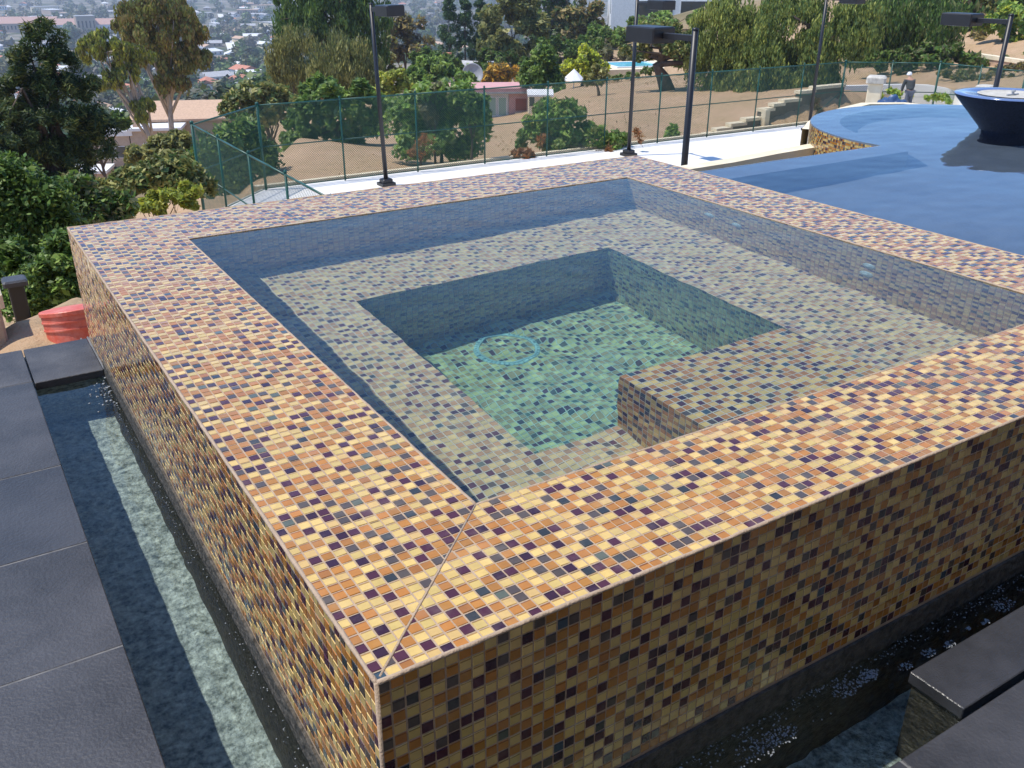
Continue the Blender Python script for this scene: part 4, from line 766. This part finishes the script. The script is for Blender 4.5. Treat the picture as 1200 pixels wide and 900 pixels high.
q = at(195, 168, 118); fz = q[2]; t = thing('house', 'tan house with low tan roofs and white flat wing below the eucalyptus', 'house', (q[0], q[1], fz-1.6), math.radians(-22))
mb = MB(); mb.box(-3, 8.5, -1, 6, 0, 4.6); mb.build('wall', MT['stucco'], t); mb = MB(); gable(mb, -3, 8.5, -1, 6, 4.7, 1.5); mb.build('roof', MT['tanroof'], t)
mb = MB(); mb.box(-7, -3.02, -5, 2, 0, 3.4); w_ = mb.build('wall', MT['stucco'], t); mb = MB(); mb.box(-7.2, -2.6, -5.2, 2.2, 3.4, 3.75); mb.box(-7.2, -2.6, -5.2, -4.9, 3.75, 3.95); mb.build('roof', MT['white'], t)
mb = MB(); mb.box(-2.9, 2.6, -5, -1.02, 0, 3.9); mb.build('wall', MT['stucco'], t); mb = MB(); mb.box(-3.1, 2.8, -5.3, -.8, 3.9, 4.2); rf = mb.build('roof', MT['white'], t)
mb = MB(); mb.box(-2.6, -1.9, -4.2, -3.5, 4.2, 5.0); mb.build('chimney', MT['tanroof'], rf)
mb = MB(); mb.box(-9.5, -5.2, -9, -5.02, -5, .1); mb.build('wall', MT['stucco'], t); mb = MB(); mb.box(-9.9, -5.0, -9.4, -5.21, .1, .4); mb.build('roof', MT['white'], t)
windows(t, [(-6, 1, 1.2, 1.2, -5), (-4.6, 1, 1.0, 1.2, -5), (-1.5, 1.2, 1.3, 1.3, -5), (.6, 1.2, 1.3, 1.3, -5), (-9, -1.9, 1.4, 1.2, -9)], t)
q = hitg(592, 138); PSC = math.dist(q[:2], CAM[:2])/86; t = thing('pavilion', 'low pink pavilion with pale glazed doors beyond the fence', 'building', (q[0], q[1], q[2]-.05), math.radians(-26)); t.scale = (PSC,)*3
mb = MB(); mb.box(.35, 2.1, 0, 4, -1, 2.35); mb.build('wall', MT['pink'], t); mb = MB(); mb.box(-6.5, .33, .1, 4, -1, 2.3); mb.build('wall', MT['white'], t)
mb = MB(); mb.box(-6.8, 2.3, -.5, 4.4, 2.36, 2.7); mb.build('roof', MT['pink'], t); mb = MB(); mb.box(-6.8, 2.3, -.55, -.5, 2.25, 2.4); mb.build('fascia', MT['greyroof'], t)
for x in (-2.6, -1.65, -.7, -4.3):
    mb = MB(); mb.box(x, x+.88, -.02, .12, .15, 1.95); f = mb.build('door', MT['white'], t); mb = MB(); mb.box(x+.1, x+.78, -.04, -.01, .3, 1.85); mb.build('pane', MT['paleblue'], f)
mb = MB(); mb.box(.95, 1.95, -.03, .05, .7, 1.75); mb.build('window', MT['darkred'], t); mb = MB(); mb.box(.9, 2.1, -.5, -.02, -1, .55); mb.build('planter', MT['cream'], t)
mb = MB(); mb.box(2.14, 2.26, -.45, -.3, -1, 2.9); mb.build('post', MT['white'], t)
q = hitg(636, 131); t = thing('shed', 'small cream shed right of the pink pavilion', 'shed', (q[0], q[1], q[2]-.1), math.radians(-30)); t.scale = (.48,)*3
mb = MB(); mb.box(-2, 1.3, 0, 2.5, -1, 2.6); mb.build('wall', MT['cream'], t); mb = MB(); mb.box(-1.9, -1.2, -.03, .02, 1, 2.2); mb.build('window', MT['glassdark'], t); mb = MB(); gable(mb, -2, 1.3, 0, 2.5, 2.65, .5, .2); mb.build('roof', MT['white'], t)
q = at(768, 25, 138); t = thing('modern_house', 'white flat roofed modern house with long dark windows at the top', 'house', (q[0], q[1], q[2]-1.5), math.radians(-34))
mb = MB(); mb.box(-6.2, 10, 0, 9, -2, 8.5); mb.build('wall', MT['white'], t); mb = MB(); mb.box(-6.5, 10.3, -.3, 9.3, 8.5, 8.9); mb.build('roof', MT['white'], t)
windows(t, [(-2.6, 2.2, 3.9, 1.9, 0), (1.7, 2.2, .6, 1.9, 0), (3.4, 2.2, 5.6, 1.9, 0), (-2.6, 5.6, 4, 1.6, 0)], t)
mb = MB(); mb.box(-6.23, -6.19, 1.5, 2.2, 2.4, 4.2); mb.build('window', MT['glassdark'], t)
q = at(745, 78, 90); t = thing('swimming_pool', 'small bright blue swimming pool beyond the dirt slope', 'pool', (q[0], q[1], q[2]+.05), math.radians(-14))
mb = MB(); mb.box(-4.3, 6.5, -2.6, 4.5, -1.5, 0); mb.build('pool_deck', MT['cream'], t)
mb = MB(); mb.box(-2.2, 2.2, -1.1, 2.9, -.2, .03); mb.build('water', MT['poolblue'], t)
mb = MB(); mb.box(-2.5, -2.2, -1.4, 3.2, 0, .1); mb.box(2.2, 2.5, -1.4, 3.2, 0, .1); mb.box(-2.2, 2.2, -1.4, -1.1, 0, .1); mb.box(-2.2, 2.2, 2.9, 3.2, 0, .1); mb.build('coping', MT['white'], t)
t = thing('patio_umbrella', 'white patio umbrella on the lawn below the yellow green tree', 'umbrella', tuple(at(672, 112, 78)))
mb = MB(); mb.tube([(0, 0, -.6), (0, 0, 1.9)], .04); mb.build('pole', MT['white'], t); mb = MB()
for k in range(8):
    a, b = 2*PI*k/8, 2*PI*(k+1)/8; r = .95; mb.add([(0, 0, 2.1), (r*math.cos(a), r*math.sin(a), 1.25), (r*math.cos(b), r*math.sin(b), 1.25), (0, 0, 2.06), (r*math.cos(a), r*math.sin(a), 1.2), (r*math.cos(b), r*math.sin(b), 1.2)], [(0, 1, 2), (3, 5, 4), (1, 4, 5, 2)])
mb.build('canopy', MT['white'], t)
q = at(554, 103, 97); t = thing('satellite_dish', 'grey round dish on a mast between the bush and the orange shrub', 'dish', (q[0], q[1], q[2]-1), math.radians(-30))
mb = MB(); mb.tube([(0, .1, -1.5), (0, .1, 2.4)], .06); mb.build('mast', MT['galv'], t); mb = MB(); mb.lathe([(0, 0), (.5, .05), (.9, .18), (1.05, .3), (1.08, .28), (.9, .13), (.5, -.01), (0, -.06)], 24); o = mb.build('dish', MT['galv'], t, True); o.location = (0, 0, 2.3); o.rotation_euler = (math.radians(75), 0, 0)
q = at(548, 68, 122); t = thing('house', 'white gabled house with red brick chimneys among the trees before the cypress row', 'house', (q[0], q[1], q[2]-5.2), math.radians(-62))
mb = MB(); mb.box(-6, 6, -3, 3, 0, 3.2); mb.build('wall', MT['white'], t); mb = MB(); gable(mb, -6, 6, -3, 3, 3.3, 1.6); rf = mb.build('roof', MT['greyroof'], t)
for x in (-3.5, 4.2): mb = MB(); mb.box(x, x+.9, -.45, .45, 3.8, 5.7); mb.build('chimney', MT['redroof'], rf)
windows(t, [(-4, 1, 1.4, 1.3, -3), (1, 1, 1.4, 1.3, -3)], t)
# ------------------------------------------------------------------ the valley: houses one by one, far trees as one mass
def far_house(x, y, w_, d_, h_, rz, kind, label, name='house', cat='house', group='houses in the valley', wall=None, roof=None):
    z = gz(x, y)-.3; mb = MB(); mb.box(-w_/2, w_/2, -d_/2, d_/2, -2, h_); mb.cur = 1
    rh = d_*.2; ov = .5
    if kind == 'flat': mb.box(-w_/2-.3, w_/2+.3, -d_/2-.3, d_/2+.3, h_, h_+.5)
    else:
        hip = min(d_/2, w_/2)*.95 if kind == 'hip' else 0
        a = [(-w_/2-ov, -d_/2-ov, h_-.1), (w_/2+ov, -d_/2-ov, h_-.1), (w_/2+ov, d_/2+ov, h_-.1), (-w_/2-ov, d_/2+ov, h_-.1), (-w_/2-ov+hip, 0, h_+rh), (w_/2+ov-hip, 0, h_+rh)]
        mb.add(a, [(0, 1, 5, 4), (2, 3, 4, 5), (1, 2, 5), (3, 0, 4), (3, 2, 1, 0)])
    mb.cur = 2; n = max(1, int(w_/3.6))
    for k in range(n): xx = -w_/2+(k+.5)*w_/n; mb.box(xx-.7, xx+.7, -d_/2-.05, -d_/2+.05, h_*.35, h_*.75)
    for sx in (-1, 1): mb.box(sx*(w_/2)-.05, sx*(w_/2)+.05, -.8, .8, h_*.35, h_*.75)
    o = mb.build(name, [MT[wall or rnd.choice(('white', 'cream', 'white', 'stucco'))], MT[roof or ROOF.get(label, 'greyroof')], MT['glassdark']])
    o.location = (x, y, z); o.rotation_euler = (0, 0, rz); return tag(o, label, cat, group)
ROOF = {'small far house with a grey roof in the valley': 'greyroof', 'small far house with a clay red roof in the valley': 'redroof', 'small far house with a tan roof in the valley': 'tanroof', 'small far white roofed house in the valley': 'white'}
RL = list(ROOF); taken = []
def free(x, y, r):
    for a, b, c in taken:
        if (a-x)**2+(b-y)**2 < (r+c)**2: return False
    taken.append((x, y, r)); return True
SPEC = [((12, 62), 340, 20, 12, 3.6, 'redroof', 'wide house with an orange red roof at the left edge of the valley'), ((78, 60), 420, 15, 10, 3.4, 'redroof', 'house with a bright orange roof just right of the pine top'), ((252, 66), 420, 17, 10, 3.5, 'tanroof', 'house with an orange tan roof right of the eucalyptus'), ((276, 50), 520, 11, 9, 3.5, 'redroof', 'small house with a salmon red roof at the valley edge'),
        ((287, 80), 330, 13, 9, 3.2, 'tanroof', 'low house with a pale pink roof before the valley trees'), ((275, 66), 400, 16, 9, 3.6, 'greyroof', 'long house with a pale grey roof beside the orange tan one'), ((300, 66), 395, 12, 9, 3.8, 'greyroof', 'grey gabled house at the left of the drooping trees'),
        ((28, 12), 1150, 62, 30, 9, 'fadedroof', 'large pale hall with a wide faded red roof far across the valley'), ((92, 12), 1100, 68, 26, 9, 'fadedroof', 'long school like building with a red front far across the valley'), ((130, 8), 1120, 22, 16, 10, 'tanroof', 'far block with a tan roof beside the long red building'),
        ((505, 26), 420, 24, 14, 5, 'tanroof', 'pale building site like house with tan roof seen over the light pole'), ((520, 38), 360, 12, 9, 3.5, 'greyroof', 'pale roofed house left of the cypress row'), ((480, 68), 240, 9, 7, 3, 'white', 'white sided house behind the bare brownish tree')]
for (p, D, w_, d_, h_, r, lab) in SPEC:
    q = at(*p, D); ROOF[lab] = r; taken.append((q[0], q[1], w_*.62)); far_house(q[0], q[1], w_, d_, h_, math.radians(rnd.uniform(-30, 10)), 'hip' if h_ < 5 else 'gable', lab, group=None)
q = at(96, 6, 1085); o = far_house(q[0], q[1], 18, 14, 17, 0, 'flat', 'pale square tower rising over the far long building', 'tower', 'tower', None)
cnt = 0; tries = 0; hs = []
while cnt < 250 and tries < 30000:
    tries += 1
    az = math.radians(rnd.uniform(70.5, 87.5) if rnd.random() < .82 else rnd.uniform(60.5, 67)); D = math.exp(rnd.uniform(math.log(210), math.log(1900)))
    x, y = CAM[0]+D*math.cos(az), CAM[1]+D*math.sin(az); big = D > 900 and rnd.random() < .15
    w_ = rnd.uniform(22, 45) if big else rnd.uniform(11, 18); d_ = rnd.uniform(8, 11)*(1.6 if big else 1)
    if not free(x, y, w_*.62+1.5): continue
    cnt += 1; a0 = .25 if (x+y) % 90 < 45 else -.3; rk_ = rnd.choice(('hip', 'gable', 'gable', 'flat')) if not big else 'flat'; wall_ = rnd.choice(('white', 'cream', 'white', 'stucco')); turned = rnd.random() < .5
    roof_ = rnd.choice(('greyroof', 'greyroof', 'white', 'white', 'redroof', 'tanroof')); size_ = 'large' if big else ('long' if w_ > 15 else 'small')
    far_ = 'far across the valley' if D > 1000 else ('in mid valley' if D > 480 else 'below the slope')
    lab = f"{size_} {'' if w_ > 0 and not turned else 'end on '}{wall_.replace('stucco', 'tan')} house with a {roof_.replace('roof', '').replace('red', 'clay red')} {dict(hip='hipped', gable='gabled', flat='flat')[rk_]} roof {far_}"
    far_house(x, y, w_, d_, rnd.uniform(3, 4.2)+(3 if big else 0), a0+(PI/2 if turned else 0), rk_, lab, wall=wall_, roof=roof_); hs.append((x, y))
# a pale street running up the far slope
mb = MB(); pts = [(at(x, y, D)[0], at(x, y, D)[1]) for x, y, D in ((300, 62, 430), (275, 32, 640), (262, 10, 1000), (256, 2, 1500))]
fine = [tuple(np.array(a)+(np.array(b)-np.array(a))*k/14) for a, b in zip(pts, pts[1:]) for k in range(14)]
for w0 in (3.6,):
    v = []
    for i, p in enumerate(fine):
        a, b = np.array(fine[max(0, i-1)]), np.array(fine[min(len(fine)-1, i+1)]); t_ = (b-a)/np.linalg.norm(b-a); n_ = np.array([-t_[1], t_[0]]); zc = gz(*p)+.6
        v += [(*(np.array(p)+n_*w0), zc), (*(np.array(p)-n_*w0), zc)]
    mb.add(v, [(2*i+1, 2*i, 2*i+2, 2*i+3) for i in range(len(fine)-1)])
o = mb.build('road', MT['concrete']); o['kind'] = 'structure'
# far trees, one mass
CL, SZ, KC = [], [], []
for k in range(3300):
    az = math.radians(rnd.uniform(57, 90)); D = math.exp(rnd.uniform(math.log(140), math.log(2600))); x, y = CAM[0]+D*math.cos(az), CAM[1]+D*math.sin(az)
    if any((a-x)**2+(b-y)**2 < (c*.95)**2 for a, b, c in taken) or (D < 360 and az < math.radians(68.5)): continue
    CL.append((x, y)); SZ.append(rnd.uniform(2.4, 5.2)*(1+.25*(D > 900))); KC.append(rnd.choice(('dark', 'mid', 'olive', 'dark', 'pine', 'grey', 'cypress')))
CL = np.array(CL); Zg = ground(CL[:, 0], CL[:, 1]); Vs, Cs = [], []
for (x, y), z, s, kc in zip(CL, Zg, SZ, KC):
    D = math.hypot(x, y); n = int(np.clip(170*(300/D)**.8, 36, 190)) if D > 420 else 480; d = unit(rng.normal(0, 1, (n, 3))); tall = rnd.choice((.9, 1.0, 1.3)); c = np.array([x, y, z+s*tall*.8])+d*np.array([s, s, s*tall])*rng.uniform(.55, 1.05, (n, 1))
    nr = unit(d+rng.normal(0, .5, (n, 3))+[0, 0, .3]); t_ = unit(np.cross(nr, rng.normal(0, 1, (n, 3)))); b_ = np.cross(nr, t_); ss = s*rng.uniform(.16, .36, (n, 1))*(1.3 if D > 600 else (1 if D > 420 else .5))
    Vs.append(np.stack([c-t_*ss, c+b_*ss*.8, c+t_*ss, c-b_*ss*.8], 1).reshape(-1, 3)); P_ = np.array(GREEN[kc]); Cs.append(P_[rng.integers(0, 4, n)]*rng.uniform(.8, 1.2))
Vs = np.concatenate(Vs); tag(link('far_trees', mesh_np(Vs, np.arange(len(Vs)).reshape(-1, 4), np.concatenate(Cs)), MT['leaf']), kind='stuff')
# dry grass and weeds on the slopes near the court
n = 9000; X = rng.uniform(5, 60, n); Y = rng.uniform(33.4, 80, n); z = ground(X, Y); V = []
keep = np.array([noise.noise((x*.12, y*.12, 7.)) > .02 for x, y in zip(X, Y)]); X, Y, z = X[keep], Y[keep], z[keep]; n = len(X)
c = np.c_[X, Y, z]; t_ = unit(np.c_[rng.normal(0, .5, (n, 2)), np.ones(n)]); b_ = unit(np.cross(t_, rng.normal(0, 1, (n, 3)))); s = rng.uniform(.04, .12, (n, 1))
V = np.stack([c-b_*s*.4, c+b_*s*.4, c+t_*s+b_*s*.12, c+t_*s-b_*s*.12], 1).reshape(-1, 3); P_ = np.array([(.5, .36, .2), (.56, .42, .25), (.4, .33, .16), (.46, .31, .17)])
tag(link('dry_grass', mesh_np(V, np.arange(4*n).reshape(-1, 4), P_[rng.integers(0, 4, n)]), MT['leaf']), kind='stuff')
# ------------------------------------------------------------------ the air
hz = bpy.data.materials.new('haze'); hz.use_nodes = True; nt = hz.node_tree; nt.nodes.clear(); pv = nt.nodes.new('ShaderNodeVolumePrincipled'); pv.inputs['Color'].default_value = (.82, .88, 1, 1); pv.inputs['Density'].default_value = .0003; pv.inputs['Anisotropy'].default_value = .2
oo = nt.nodes.new('ShaderNodeOutputMaterial'); nt.links.new(pv.outputs[0], oo.inputs[1])
tag(MB().box(-7600, 7600, -7600, 7600, -110, 32).build('haze', hz), kind='stuff')
